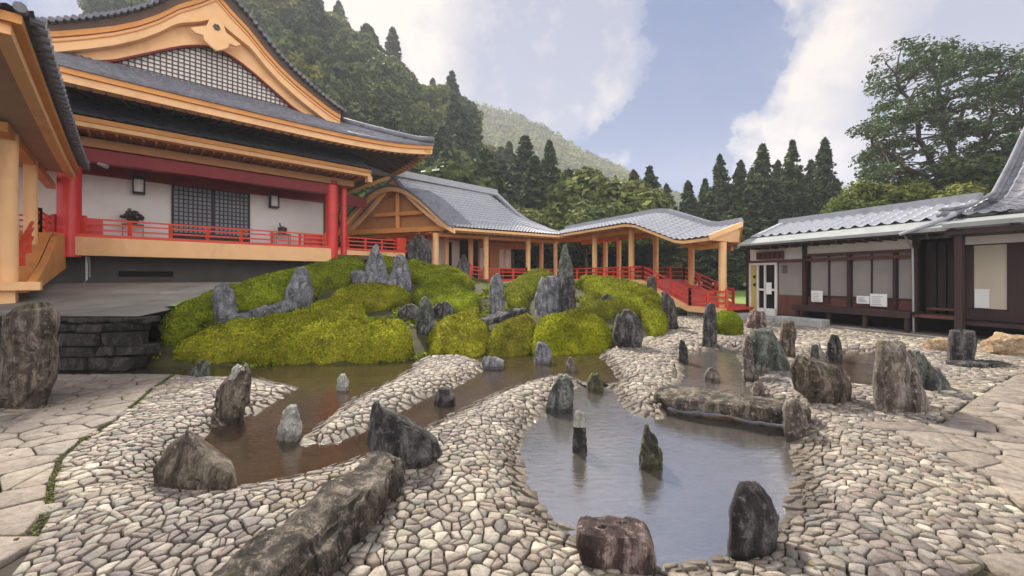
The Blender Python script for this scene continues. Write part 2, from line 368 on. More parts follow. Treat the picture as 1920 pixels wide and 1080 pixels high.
# ------------------------------------------------------------ garden mound surface (thin plate through surveyed points)
CT = [(600,500,15),(690,490,16),(760,497,17),(850,512,17.5),(920,525,18),(1000,512,18.5),(1100,524,17),(1180,535,15.5),(1240,563,13.5),(1268,592,13),
 (295,600,8.6),(335,572,9.5),(420,548,10.8),(520,520,13),(450,592,9.5),(560,575,10.6),(640,545,12),(520,606,9.3),(700,548,12.6),(400,615,8.9),
 (740,600,9.8),(850,556,12.5),(850,592,10.5),(930,585,11),(1000,596,10.2),(1100,578,11.6),(1080,545,14.2),(980,540,14.8),(1200,590,11.8),(1150,615,10.2),
 (330,655,7.95),(450,660,8.0),(600,662,8.1),(700,660,8.2),(770,660,8.4),(900,655,8.9),(1050,655,9.1),(1140,652,9.5),(1235,625,11.0)]
cp = [P(*c) for c in CT]
extra = [(-14,9,0.6),(-14,14,1.6),(-12,18,2.2),(-4,22,2.0),(3,22,1.5),(8,18,.3),(9,13,-.3),(5,9,-.5),(0,7.6,-.5),(-4,7,-.5),(-8,6.8,-.4)]
CP = np.array([[p.x, p.y, p.z] for p in cp]+[list(e) for e in extra])
def tps(r2): return .5*r2*np.log(r2+1e-9)
D2 = ((CP[:, None, :2]-CP[None, :, :2])**2).sum(-1)
nC = len(CP); A = np.zeros((nC+3, nC+3)); A[:nC, :nC] = tps(D2)+np.eye(nC)*.15
A[:nC, nC] = 1; A[:nC, nC+1:] = CP[:, :2]; A[nC, :nC] = 1; A[nC+1:, :nC] = CP[:, :2].T
wt = np.linalg.solve(A, np.concatenate([CP[:, 2], [0, 0, 0]]))
def bz(X, Y):
    X = np.asarray(X, float); Y = np.asarray(Y, float); sh = X.shape; X = X.ravel(); Y = Y.ravel()
    d2 = (X[:, None]-CP[None, :, 0])**2+(Y[:, None]-CP[None, :, 1])**2
    return (tps(d2)@wt[:nC]+wt[nC]+wt[nC+1]*X+wt[nC+2]*Y).reshape(sh)
def hit(px, py, dz=0.0, lo=7.7, hi=24):
    ds = np.arange(lo, hi, .03); a = (px-960)/F
    z = CH+(HZ-py)/F*ds; b = bz(a*ds, ds)+dz
    k = np.argmax(z <= b)
    if not (z <= b).any(): k = int(np.argmin(z-b))
    return Vector((a*ds[k], ds[k], float(b[k])))
# soil body of the mound: footprint polygon in plan
MF = np.array([[hit(x, y).x, hit(x, y).y] for x, y in [(286,640),(283,612),(300,588),(335,563),(430,535),(520,512),(600,497),(690,484),(760,490),(850,508),(930,520),(1000,510),(1100,520),(1190,535),(1245,560),(1268,590)]]
   +[[4.45,12.2],[3.95,10.9],[2.9,9.6],[1.6,8.9],[0,8.5],[-2,8.0],[-4,7.75],[-6,7.7],[-7.2,7.8]])
gx = np.arange(-9, 6.5, .14); gy = np.arange(7.4, 20.5, .14)
X, Y = np.meshgrid(gx, gy, indexing='ij')
S = sdpoly(X, Y, MF)
Z = bz(X, Y)-.22+np.array([noise.fractal((x*1.3, y*1.3, 3), 1, 2, 4) for x, y in zip(X.ravel(), Y.ravel())]).reshape(X.shape)*.08
k = sm(-S, -.35, .2); Z = Z*k+(-.6)*(1-k)
na, nb = X.shape; ii, jj = np.meshgrid(np.arange(na-1), np.arange(nb-1), indexing='ij')
q = np.stack([ii*nb+jj, (ii+1)*nb+jj, (ii+1)*nb+jj+1, ii*nb+jj+1], -1).reshape(-1, 4)
keep = (S[:-1, :-1].ravel() < .5)
o = np_mesh('mound', np.stack([X, Y, Z], -1).reshape(-1, 3), [(4, q[keep])], M['moundsoil'], smooth=True); tag(o, kind='structure')

# ------------------------------------------------------------ clipped shrubs
def leafcards(pts, nrm, size, spread=.6, seed=0, up=None, ratio=.55):
    """quads centred at pts, facing roughly nrm; returns verts, faces"""
    r = np.random.default_rng(seed); n = len(pts)
    nn = nrm+r.normal(0, spread, (n, 3)); nn /= np.linalg.norm(nn, axis=1, keepdims=True)+1e-9
    t = np.cross(nn, r.normal(0, 1, (n, 3))) if up is None else np.cross(nn, np.cross(nn, up+r.normal(0, .25, (n, 3))))
    t /= np.linalg.norm(t, axis=1, keepdims=True)+1e-9
    b = np.cross(nn, t); s = (size*r.uniform(.6, 1.35, n))[:, None]
    v = np.stack([pts-t*s, pts+b*s*ratio, pts+t*s, pts-b*s*ratio], 1).reshape(-1, 3)
    f = np.arange(4*n).reshape(-1, 4); return v, f
M['azalea'] = leaf_mat('clipped_azalea_leaves', [(.06,.10,.008),(.15,.20,.012),(.24,.28,.018),(.11,.16,.012),(.33,.36,.03),(.09,.09,.02)], (.5, .4), .2, .55, 1.0, patch=(.10,.085,.02))
M['azalea_b'] = leaf_mat('browner_azalea_leaves', [(.08,.11,.01),(.16,.19,.015),(.22,.25,.02),(.16,.15,.03),(.28,.30,.03),(.11,.10,.025)], (.5, .4), .2, .55, 1.4, patch=(.15,.09,.035))
def shrub(label, px, T=.35, w=.4, mat='azalea', world=None, dens=1700, base=None, dz=0, sk=.45):
    if world is None: W = np.array([[hit(x, y, dz).x, hit(x, y, dz).y] for x, y in px])
    else: W = np.array(world)
    # round the outline
    for _ in range(2):
        W = np.stack([W*.75+np.roll(W, -1, 0)*.25, W*.25+np.roll(W, -1, 0)*.75], 1).reshape(-1, 2)
    st = .07
    gx = np.arange(W[:, 0].min()-.3, W[:, 0].max()+.3, st); gy = np.arange(W[:, 1].min()-.3, W[:, 1].max()+.3, st)
    X, Y = np.meshgrid(gx, gy, indexing='ij')
    wob = np.array([noise.fractal((x*1.8, y*1.8, 1), 1, 2, 4) for x, y in zip(X.ravel(), Y.ravel())]).reshape(X.shape)
    wob2 = np.array([noise.fractal((x*4.2, y*4.2, 7), 1, 2, 3) for x, y in zip(X.ravel(), Y.ravel())]).reshape(X.shape)
    S = sdpoly(X, Y, W)-.03+wob*.10+wob2*.04
    B = bz(X, Y) if base is None else np.full(X.shape, base)
    t = np.clip(-S/w, 0, 1)
    Z = B-sk+(T+sk)*np.sqrt(1-(1-t)**2)-(T*.55)+wob*.13+wob2*.09*t
    na, nb = X.shape; ii, jj = np.meshgrid(np.arange(na-1), np.arange(nb-1), indexing='ij')
    q = np.stack([ii*nb+jj, (ii+1)*nb+jj, (ii+1)*nb+jj+1, ii*nb+jj+1], -1).reshape(-1, 4)
    ins = (S < .02); keep = ins[:-1, :-1] & ins[1:, :-1] & ins[1:, 1:] & ins[:-1, 1:]; q = q[keep.ravel()]
    dSx, dSy = np.gradient(S, st); uc = np.clip(1-t/.32, 0, 1)*.22
    V = np.stack([X-dSx*uc, Y-dSy*uc, Z], -1).reshape(-1, 3)
    used = np.unique(q); mp = np.full(len(V), -1); mp[used] = np.arange(len(used)); V2 = V[used]; q = mp[q]
    a, b, c, d = (V2[q[:, i]] for i in range(4))
    nr = np.cross(c-a, d-b); ar = np.linalg.norm(nr, axis=1)/2; nr /= (2*ar[:, None]+1e-9)
    if nr[:, 2].mean() < 0: nr = -nr
    n = int(ar.sum()*dens); pk = rng.choice(len(q), n, p=ar/ar.sum())
    r1 = rng.random((n, 1)); r2 = rng.random((n, 1))
    p = (a[pk]*(1-r1)+b[pk]*r1)*(1-r2)+(d[pk]*(1-r1)+c[pk]*r1)*r2
    p = p+nr[pk]*rng.uniform(-.012, .032, (n, 1))
    lv, lf = leafcards(p, nr[pk], .024, .7, int(rng.integers(1e6)))
    c0 = Vector((V2[:, 0].mean(), V2[:, 1].mean(), V2[:, 2].min()))
    allv = np.concatenate([V2-nr.mean(0)*.0-np.array([0, 0, .015]), lv])-np.array(c0)
    o = np_mesh('clipped_shrub', allv, [(4, q), (4, lf+len(V2))], M[mat])
    o.location = c0
    return tag(o, label, 'shrub', 'clipped azalea shrubs on the garden mound')
shrub('long clipped azalea band along the rear edge, below the red pillared hall', [(288,632),(285,605),(310,582),(380,552),(470,528),(560,506),(640,490),(690,484),(690,510),(640,532),(600,538),(560,548),(500,565),(445,575),(400,590),(385,610),(360,628),(320,640)], .42, .5)
shrub('largest clipped azalea mass, a broad green swell above the brown stream', [(296,660),(360,628),(420,608),(500,600),(560,588),(600,568),(640,540),(700,532),(760,545),(790,560),(740,566),(700,572),(690,590),(710,606),(770,606),(784,625),(788,668),(700,672),(600,674),(450,672),(340,668)], .45, .5)
shrub('small clipped azalea between the standing spires and the deck of the hall', [(690,484),(760,490),(850,508),(900,530),(880,540),(800,528),(740,520),(700,508)], .34, .4)
shrub('clipped azalea pad in the middle with the pyramid stone behind it', [(775,538),(830,532),(890,548),(912,562),(900,578),(850,580),(795,572),(765,556)], .36, .4)
shrub('clipped azalea lobe pushing up beside the narrow upright stone', [(792,664),(796,615),(840,592),(890,578),(915,585),(905,604),(935,612),(920,660),(850,668)], .4, .45, 'azalea_b')
shrub('low clipped azalea tuft in front of the flat dark stone', [(900,660),(915,612),(985,590),(1015,600),(1005,655),(950,668)], .32, .35, 'azalea_b')
shrub('bright clipped azalea cushion next to the big rounded dark stone', [(975,662),(1000,596),(1040,588),(1110,590),(1148,608),(1156,640),(1150,664),(1060,668)], .42, .45)
shrub('clipped azalea on the crest below the timber corridor', [(945,535),(985,512),(1040,508),(1045,520),(1010,535),(990,560),(1000,578),(955,575),(940,558)], .3, .4, 'azalea_b')
shrub('clipped azalea strip sloping down towards the foot of the red ramp', [(1085,535),(1080,518),(1140,522),(1200,540),(1245,562),(1262,590),(1252,628),(1225,632),(1205,605),(1190,580),(1150,570),(1110,565)], .36, .4)
shrub('yellowish clipped azalea patch around the small dark stone on the mound', [(1085,552),(1130,545),(1175,562),(1170,580),(1150,586),(1100,588),(1078,575)], .26, .35, 'azalea_b')
c = P(1375, 636, 11.2)
shrub('round clipped azalea ball standing alone near the house steps', None, .4, .42, world=[(c.x+math.cos(a)*.52, c.y+.35+math.sin(a)*.5) for a in np.arange(0, 6.28, .4)], base=.42, sk=.55)
SHRUB_BALL = (c.x, c.y)

# low moss and azalea carpet over the rest of the mound
n = 90000
px_ = rng.uniform(-8.5, 6, n); py_ = rng.uniform(7.6, 20, n); sdm = sdpoly(px_, py_, MF); k = (sdm < -.1); px_, py_ = px_[k], py_[k]
pn = np.array([noise.noise((x*.9, y*.9, 5)) for x, y in zip(px_, py_)]); k = pn > .1; px_, py_ = px_[k], py_[k]
pz = bz(px_, py_)-.20+rng.uniform(-.04, .04, len(px_))
v, f = leafcards(np.stack([px_, py_, pz], 1), np.tile([0, 0, 1.], (len(px_), 1)), .05, .6, 12)
o = np_mesh('ground_cover', v, [(4, f)], M['azalea']); tag(o, 'mossy green ground cover between the clipped shrubs', 'ground cover', kind='stuff')

# ------------------------------------------------------------ rocks
NR = 0
def layer_hash(k, sd): 
    v = math.sin(k*12.9898+sd*78.233)*43758.5453; return v-math.floor(v)
def finish(name, V, fs, org, mat, cen, size, sd, cuts, label, cat='rock', cutd=(.87,1.0)):
    A = np.array([list(v) for v in V]); c = np.array(cen); r = random.Random(sd)
    for k in range(cuts):
        an = r.uniform(0, 6.283); el = r.uniform(-.15, .8); nn = np.array([math.cos(an)*math.cos(el), math.sin(an)*math.cos(el), math.sin(el)])
        d_ = (A-c)@nn; h = d_.max()*(r.uniform(*cutd)+.12*max(0, el)); over = np.maximum(d_-h, 0); A = A-over[:, None]*nn*.93
    me = bpy.data.meshes.new(name); me.from_pydata((A-np.array(org)).tolist(), [], fs); me.materials.append(M[mat]); me.shade_smooth()
    me.set_sharp_from_angle(angle=R(32))
    o = bpy.data.objects.new(name, me); COL.objects.link(o); o.location = org
    return tag(o, label, cat)
def rock(name, label, mat, rows, d=None, z=0.0, dep=.8, amp=.1, lean=0, K=44, sink=.18, seedn=None, facet=.5, cuts=11, strata=1.0):
    """rows: (py, xl, xr) top to bottom in survey pixels -> heights and half widths at distance d"""
    global NR
    NR += 1; sd = seedn or NR*7.31
    pyb = rows[-1][0]
    if d is None: d = (CH-z)*F/(pyb-HZ)
    zz = [CH+(HZ-r[0])/F*d for r in rows]; xl = [(r[1]-960)/F*d for r in rows]; xr = [(r[2]-960)/F*d for r in rows]
    zz.append(zz[-1]-sink); w = xr[-1]-xl[-1]; xl.append(xl[-1]-w*.02); xr.append(xr[-1]+w*.02)
    zz, xl, xr = np.array(zz[::-1]), np.array(xl[::-1]), np.array(xr[::-1])
    H_ = zz[-1]-zz[0]; W = (xr-xl).max()
    Mz = int(np.clip(H_/max(W, .01)*K/2.2, 16, 90))
    lv = np.linspace(zz[0], zz[-1], Mz)
    L_ = np.interp(lv, zz, xl); R_ = np.interp(lv, zz, xr)
    hw = (R_-L_)/2; cx = (R_+L_)/2; hd = W*.5*dep*np.power(np.clip(hw/(W/2), .02, 1), .6)
    cyy = d+W*.5*dep+lean*(lv-zz[0])
    V = []; size = max(.10, min(W, H_)); ra = random.Random(sd); ta = ra.uniform(-.5, .5); sdir = Vector((math.cos(ta), math.sin(ta), ra.uniform(-.25, .25)))
    cen = Vector((float(cx[Mz//2]), float(cyy[0]), float(zz[0]+H_*.5)))
    def disp(p, nrm, top=0):
        p = Vector(p); q = (p-cen)/size
        n1 = noise.fractal(q*1.7+Vector((sd, 0, 0)), .95, 2.1, 5)
        lay = q.dot(sdir)*6.5+noise.noise(q*1.5+Vector((0, 0, sd)))*1.3
        k = math.floor(lay); f_ = lay-k; hsh = layer_hash(k, sd)-.5; gr = -.35*max(0, 1-min(f_, 1-f_)*9)
        st = (hsh*1.1+gr*.6)*strata
        vd = noise.voronoi(q*2.6+Vector((sd, sd, 0)))[0][0]
        off = nrm*size*amp*(n1*.7+st+(.4-vd)*facet*1.3)
        if top: off += Vector((0, 0, size*.10*(hsh*1.4+n1*.4)*strata*top))
        return p+off
    for i in range(Mz):
        tp = max(0, (i/(Mz-1)-.72)/.28)
        for j in range(K):
            an = 2*math.pi*j/K; c_, s_ = math.cos(an), math.sin(an); ex = .62
            p = (cx[i]+hw[i]*math.copysign(abs(c_)**ex, c_), cyy[i]+hd[i]*math.copysign(abs(s_)**ex, s_), lv[i])
            V.append(disp(p, Vector((c_, s_, .1))*(1-.5*tp), tp))
    fs = [(i*K+j, i*K+(j+1) % K, (i+1)*K+(j+1) % K, (i+1)*K+j) for i in range(Mz-1) for j in range(K)]
    base = (Mz-1)*K; kks = (.9, .75, .55, .3)
    for r_, kk in enumerate(kks):
        for j in range(K):
            an = 2*math.pi*j/K; c_, s_ = math.cos(an), math.sin(an); ex = .62+.38*(1-kk)
            p = (cx[-1]+hw[-1]*kk*math.copysign(abs(c_)**ex, c_), cyy[-1]+hd[-1]*kk*math.copysign(abs(s_)**ex, s_), lv[-1]+size*.045*(1-kk*kk))
            V.append(disp(p, Vector((0, 0, .5)), 1))
        b0 = base+r_*K
        fs += [(b0+j, b0+(j+1) % K, b0+K+(j+1) % K, b0+K+j) for j in range(K)]
    V.append(disp((cx[-1], cyy[-1], lv[-1]+size*.045), Vector((0, 0, .5)), 1))
    b0 = base+len(kks)*K; fs += [(b0+j, b0+(j+1) % K, b0+K) for j in range(K)]
    org = Vector((float(cx[1]), float(cyy[1]), float(zz[1])))
    ac = cen.x/cen.y*.9
    V = [Vector((v.x+ac*(v.y-d), v.y, v.z)) for v in V]; org = org+Vector((ac*(org.y-d), 0, 0)); cen = cen+Vector((ac*(cen.y-d), 0, 0))
    return finish(name, V, fs, org, mat, cen, size, sd, cuts, label)
def slab(name, label, mat, secs, K=40, amp=.05, cat='rock', sub=16):
    """secs: (centre, half width, half height) along an axis -> rough stone beam"""
    cs = [Vector(s[0]) for s in secs]; n = len(cs); V = []; 
    tot = (n-1)*sub+1; global NR; NR += 1; sd = NR*3.7
    for i in range(tot):
        t = i/sub; k = min(int(t), n-2); f = t-k
        c = cs[k].lerp(cs[k+1], f); hw = secs[k][1]*(1-f)+secs[k+1][1]*f; hh = secs[k][2]*(1-f)+secs[k+1][2]*f
        e = min(i, tot-1-i); 
        if e == 0: hw *= .78; hh *= .72
        tg = (cs[k+1]-cs[k]).normalized(); sdv = tg.cross(Vector((0, 0, 1))).normalized(); up = sdv.cross(tg)
        for j in range(K):
            an = 2*math.pi*j/K; c_ = math.copysign(abs(math.cos(an))**.45, math.cos(an)); s_ = math.copysign(abs(math.sin(an))**.45, math.sin(an))
            p = c+sdv*hw*c_+up*hh*s_; q = p/.3+Vector((sd, 0, 0))
            dv = (sdv*c_+up*s_)
            V.append(p+dv*amp*(noise.fractal(q, .9, 2.1, 5)*1.1-abs(noise.noise(Vector((q.x*3, q.y*3, q.z*6))))*.6))
    fs = [(i*K+j, i*K+(j+1) % K, (i+1)*K+(j+1) % K, (i+1)*K+j) for i in range(tot-1) for j in range(K)]
    fs += [tuple(range(K-1, -1, -1)), tuple(range((tot-1)*K, tot*K))]
    return finish(name, V, fs, cs[0], mat, cs[0].lerp(cs[-1], .5), 1, sd, 0, label, cat)
# near the path, stream and ponds
rock('standing_stone', 'massive brown weathered standing stone with vertical grain, beside the flagstone path', 'r_brown', [(577,20,92),(590,-8,104),(615,-14,107),(660,-20,110),(705,-24,107),(735,-26,98),(772,-28,82)], dep=.8, amp=.10, K=64, facet=.3)
rock('rock', 'brown hunched rock with a white lichened knob on the pebbled point', 'r_brown', [(693,437,460),(708,432,468),(722,418,470),(740,406,471),(760,402,470),(775,405,458)], dep=.8)
rock('rock', 'small grey pointed rock at the dark water edge under the azaleas', 'r_green', [(683,368,388),(694,358,392),(706,352,394)], dep=.6)
rock('rock', 'low wedge rock with a sharp ridge lying at the stream bank', 'r_brown', [(835,330,352),(852,312,376),(875,290,405),(895,278,436),(914,280,446)], dep=.55, amp=.07, K=56, cuts=0, strata=.5)
rock('rock', 'little white stone poking out of the brown stream', 'r_pale', [(705,637,647),(716,631,652),(733,630,652)], z=WZ)
rock('rock', 'whitish pointed rock in the stream at the tip of the pebble spit', 'r_pale', [(768,542,556),(785,528,560),(805,520,562),(828,518,560)], z=WZ, dep=.7, amp=.13)
rock('rock', 'dark ridged rock with a swooping crest and two humps on the bank', 'r_dark', [(768,694,712),(782,684,736),(800,682,760),(815,683,800),(835,688,822),(858,700,830),(895,716,800)], d=3.35, dep=.5, amp=.10, K=64, cuts=5, strata=.6)
slab('rock', 'long dark slab rock with a pale worn top, cutting across the cobbles', 'r_top', [((-.97,3.14,.07),.13,.17),((-1.02,2.8,.08),.17,.19),((-1.07,2.45,.08),.18,.20),((-1.16,2.1,.07),.19,.20),((-1.25,1.7,.03),.19,.20),((-1.30,1.3,-.02),.16,.16)], amp=.05, K=60, sub=18)
rock('rock', 'small brown stone barely breaking the surface beside the pebble spit', 'r_dark', [(736,822,840),(746,815,850),(760,812,852)], z=WZ)
rock('rock', 'flat pair of pale stones at the foot of the mound by the stream', 'r_grey', [(670,908,922),(680,903,945),(694,900,946)], z=WZ)
rock('rock', 'grey block stone set under the azalea cushion at the waterline', 'r_grey', [(645,1008,1026),(660,1004,1032),(682,1002,1034)], z=WZ)
rock('rock', 'tiny pointed stone in the narrow water above the pond inlet', 'r_warm', [(670,1066,1072),(682,1061,1078),(697,1058,1081)], z=WZ)
rock('rock', 'small mossy stone between the two streams of the pond inlet', 'r_moss', [(706,1108,1122),(718,1102,1130),(736,1100,1134)], z=WZ)
rock('rock', 'grey green lumpy rock on the pond shore by the inlet', 'r_green', [(716,1052,1066),(730,1034,1076),(752,1026,1082),(776,1022,1072)], z=WZ, amp=.14)
rock('rock', 'white capped dark post stone standing in the pond', 'r_dark', [(778,1082,1093),(795,1075,1098),(825,1072,1101),(850,1072,1100)], z=WZ, amp=.08)
rock('rock', 'pyramid rock covered in green moss in the middle of the pond', 'r_moss', [(810,1210,1218),(830,1204,1232),(855,1200,1243),(884,1199,1245)], z=WZ, dep=.85, amp=.12)
rock('rock', 'squat block rock with a pink flat top at the pond edge', 'r_pink', [(1014,1082,1200),(1024,1076,1216),(1042,1076,1228),(1074,1086,1238)], d=2.22, dep=.6, amp=.07, K=60, strata=.5, cuts=6)
rock('rock', 'dark rounded rock with pale vertical bands on the pond shore', 'r_dark', [(926,1388,1412),(938,1378,1432),(958,1372,1450),(988,1367,1461),(1022,1368,1458)], d=2.43, dep=.7, amp=.05, K=60, facet=.2)
slab('stone_bridge', 'long flat stone slab bridging the two ponds, pale top and dark side', 'r_top', [((1.92,5.42,.035),.26,.07),((2.3,5.22,.04),.30,.085),((2.7,4.98,.045),.28,.10),((3.08,4.75,.045),.24,.11),((3.36,4.58,.045),.20,.11)], amp=.035, K=48, sub=14, cat='stone bridge')
rock('rock', 'weathered upright stump shaped stone at the end of the stone bridge', 'r_warm', [(757,1472,1500),(775,1469,1510),(800,1470,1516),(825,1474,1520),(842,1478,1516)], d=4.25, dep=.6, amp=.12)
rock('rock', 'small round stone in the brown water behind the stone bridge', 'r_warm', [(696,1326,1344),(705,1321,1350),(716,1321,1350)], z=WZ)
rock('standing_stone', 'tall dark column stone at the head of the far pond', 'r_dark', [(572,1324,1340),(590,1319,1344),(620,1318,1345),(655,1317,1346)], z=WZ, amp=.07)
rock('rock', 'thin dark splinter stone on the far pond shore', 'r_dark', [(640,1276,1284),(655,1273,1290),(682,1272,1292)], z=WZ)
rock('rock', 'green tinged blocky rock with white flecks at the far pond corner', 'r_green', [(620,1412,1450),(635,1405,1462),(660,1402,1472),(690,1404,1486)], d=6.9, amp=.10)
rock('rock', 'slim pinkish rock leaning against the greenish block rock', 'r_warm', [(632,1398,1408),(655,1392,1412),(692,1394,1416)], d=6.7, amp=.08)
rock('standing_stone', 'upright brown striped stone next to the greenish block rock', 'r_brown', [(604,1468,1490),(625,1463,1494),(662,1462,1492)], d=8.2, amp=.08)
rock('rock', 'wide wedge of rough brown rock sloping down to the cobbles', 'r_brown', [(682,1486,1530),(695,1480,1568),(712,1480,1590),(735,1490,1602),(760,1520,1608)], d=5.1, dep=.5, amp=.10, K=56, cuts=5)
rock('standing_stone', 'large stump like stone with a slanted flank and streaked grey face', 'r_warm', [(650,1652,1704),(662,1646,1712),(700,1643,1724),(740,1641,1742),(788,1643,1756)], d=4.75, dep=.65, amp=.06, K=60, facet=.3, cuts=4)
rock('rock', 'dark triangular wedge leaning behind the large stump like stone', 'r_green', [(662,1712,1728),(690,1714,1752),(712,1720,1772),(737,1730,1790)], d=5.7, dep=.5)
rock('rock', 'small upright block stone between the two little pools', 'r_green', [(648,1523,1535),(660,1521,1537),(677,1520,1538)], d=7.9)
rock('rock', 'little dark pointed rock on the gravel before the house', 'r_dark', [(631,1558,1572),(645,1551,1578),(668,1549,1581)], d=8.3, amp=.12)
rock('rock', 'cube shaped dark stump stone at the corner of the house', 'r_dark', [(626,1784,1832),(640,1780,1836),(674,1780,1830)], d=7.6, amp=.04, facet=.15)
slab('rock', 'low flat dark slab lying before the cube shaped stump stone', 'r_dark', [((8.0,7.35,.02),.16,.05),((8.5,7.35,.03),.2,.06),((9.05,7.45,.02),.14,.05)], amp=.04)
slab('log', 'pale tan rounded boulder row at the end of the veranda', 'r_tan', [((10.0,8.55,.16),.15,.17),((10.5,8.5,.17),.22,.2),((11.3,8.5,.17),.24,.2),((12.2,8.4,.15),.2,.18)], amp=.08, cat='boulder')
slab('log', 'short orange tan boulder beneath the edge of the veranda', 'r_tan', [((9.25,9.05,.10),.1,.1),((9.5,9.0,.12),.15,.14),((9.85,8.95,.12),.14,.13)], amp=.05, cat='boulder')
rock('rock', 'reddish brown lump rock by the glazed door steps', 'r_pink', [(583,1408,1432),(592,1402,1440),(612,1400,1440)], d=12.6, z=0, amp=.12)
for i, (x, y, s, lab) in enumerate([(3.5,5.75,.10,'small loose stone on the cobbles behind the stone bridge'),(5.15,6.3,.13,'small loose brown stone at the rim of the smallest pool'),(4.3,6.9,.11,'small loose stone near the greenish block rock'),(6.9,6.6,.12,'small loose stone on the gravel next to the dark wedge')]):
    q = Vector((x, y, 0)); px = 960+F*x/y; pb = HZ+CH*F/y; w = s*F/y
    rock('rock', lab, 'r_warm', [(pb-w*.8, px-w*.5, px+w*.4), (pb-w*.4, px-w*.9, px+w*.8), (pb, px-w, px+w)], d=y)
def cap_on(label_start, rows, d, mat='r_pale'):
    par = [o for o in COL.objects if o.get('label', '').startswith(label_start)][0]
    c = rock('pale_cap', 'x', mat, rows, d=d, sink=.01, dep=.8, amp=.08, cuts=4)
    for k_ in ('label', 'category'): del c[k_]
    c.parent = par; c.location = c.location-par.location
cap_on('white capped dark post', [(776,1080,1094),(786,1077,1097),(800,1076,1099)], 3.96)
cap_on('brown hunched rock', [(690,436,460),(700,431,466),(712,428,468)], 4.82)
# on the mound
def mrock(name, label, mat, rows, dd=0.0, **kw):
    r = rows[-1]; h = hit((r[1]+r[2])/2, r[0], -.12)
    return rock(name, label, mat, rows, d=h.y+dd, sink=.4, **kw)
mrock('standing_stone', 'tallest blue grey spire stone in the cluster before the hall', 'r_grey', [(462,700,708),(475,693,714),(495,686,722),(528,680,728)], dep=.7, amp=.10)
mrock('standing_stone', 'blunt blue grey spire stone beside the tallest spire of the cluster', 'r_grey', [(480,742,754),(492,737,764),(515,733,770),(536,731,772)], dep=.7, amp=.10)
mrock('rock', 'low craggy grey stone at the foot of the spire cluster', 'r_grey', [(505,664,684),(514,658,705),(530,657,720),(536,670,722)], dep=.5, amp=.14)
mrock('rock', 'low craggy grey stone linking the two spires', 'r_grey', [(518,705,730),(530,700,752),(546,702,760)], dep=.5, amp=.14)
mrock('standing_stone', 'dark twin peaked stone behind the azaleas under the corridor gable', 'r_dark', [(444,770,792),(455,763,800),(475,760,805),(495,758,806)], dep=.6, amp=.12)
mrock('rock', 'small grey pyramid stone in front of the corridor posts', 'r_grey', [(478,866,872),(492,860,880),(512,853,888)], dep=.6)
mrock('rock', 'pale grey pointed rock at the end of the long flat stone', 'r_grey', [(507,558,574),(522,545,584),(545,536,590),(570,532,590)], dep=.6, amp=.09)
mrock('rock', 'violet grey blocky rock standing in the azalea hollow', 'r_grey', [(538,402,432),(552,396,440),(580,394,444),(600,396,446)], dep=.6, amp=.09)
a = hit(452, 600); b = hit(548, 572)
slab('rock', 'long flat grey stone lying between the blocky rock and the pointed rock', 'r_grey', [(a+Vector((-.25,-.1,-.02)),.16,.13), (a.lerp(b, .5)+Vector((0,-.1,-.0)),.2,.14), (b+Vector((.1,-.1,.02)),.14,.12)], amp=.07)
mrock('rock', 'grey green spire rock in the gap between the azalea masses', 'r_green', [(556,790,800),(570,784,808),(600,780,815),(622,782,815)], dep=.6, amp=.12)
mrock('rock', 'low violet stone west of the grey green spire rock', 'r_dark', [(574,758,774),(582,748,784),(594,745,788)], dep=.5, amp=.12)
mrock('rock', 'low violet stone east of the grey green spire rock', 'r_dark', [(568,820,838),(578,812,850),(592,812,854)], dep=.5, amp=.12)
mrock('standing_stone', 'narrow upright stone rising from a flat dark base on the mound', 'r_grey', [(515,926,938),(530,917,943),(560,916,945),(590,916,946)], dep=.6, amp=.07)
a = hit(905, 604); b = hit(985, 582)
slab('rock', 'flat dark stone at the foot of the narrow upright stone', 'r_dark', [(a+Vector((0,-.15,0)),.13,.09), (a.lerp(b, .5)+Vector((0,-.12,.0)),.2,.12), (b+Vector((0,-.1,0)),.12,.1)], amp=.05)
mrock('standing_stone', 'slender dark spire on the crest before the corridor posts', 'r_green', [(456,1055,1063),(475,1050,1068),(500,1046,1074),(530,1043,1078)], dep=.7, amp=.07)
mrock('rock', 'broad dark shield shaped stone on the upper mound', 'r_grey', [(518,1018,1042),(530,1010,1050),(560,1003,1054),(585,1002,1054)], dep=.45, amp=.08)
mrock('standing_stone', 'violet pillar stone touching the broad shield shaped stone', 'r_dark', [(518,1056,1076),(530,1052,1079),(560,1052,1080),(592,1052,1080)], dep=.6, amp=.06)
mrock('rock', 'small dark dome stone among the yellowish azaleas', 'r_dark', [(553,1130,1142),(562,1123,1152),(580,1120,1156)], dep=.6)
rock('rock', 'big rounded dark boulder at the corner of the mound and cobbles', 'r_dark', [(583,1166,1188),(595,1156,1198),(615,1150,1206),(635,1150,1208),(650,1158,1204)], d=9.15, dep=.6, amp=.05, facet=.2, K=50)
mrock('standing_stone', 'short square post stone beside the head of the ramp', 'r_dark', [(520,1216,1228),(530,1213,1232),(560,1212,1233)], dep=.7, amp=.05)
mrock('rock', 'dark slanting rock at the end of the mound near the ramp foot', 'r_dark', [(548,1240,1250),(562,1240,1262),(590,1240,1270),(606,1242,1272)], dep=.6, amp=.1)
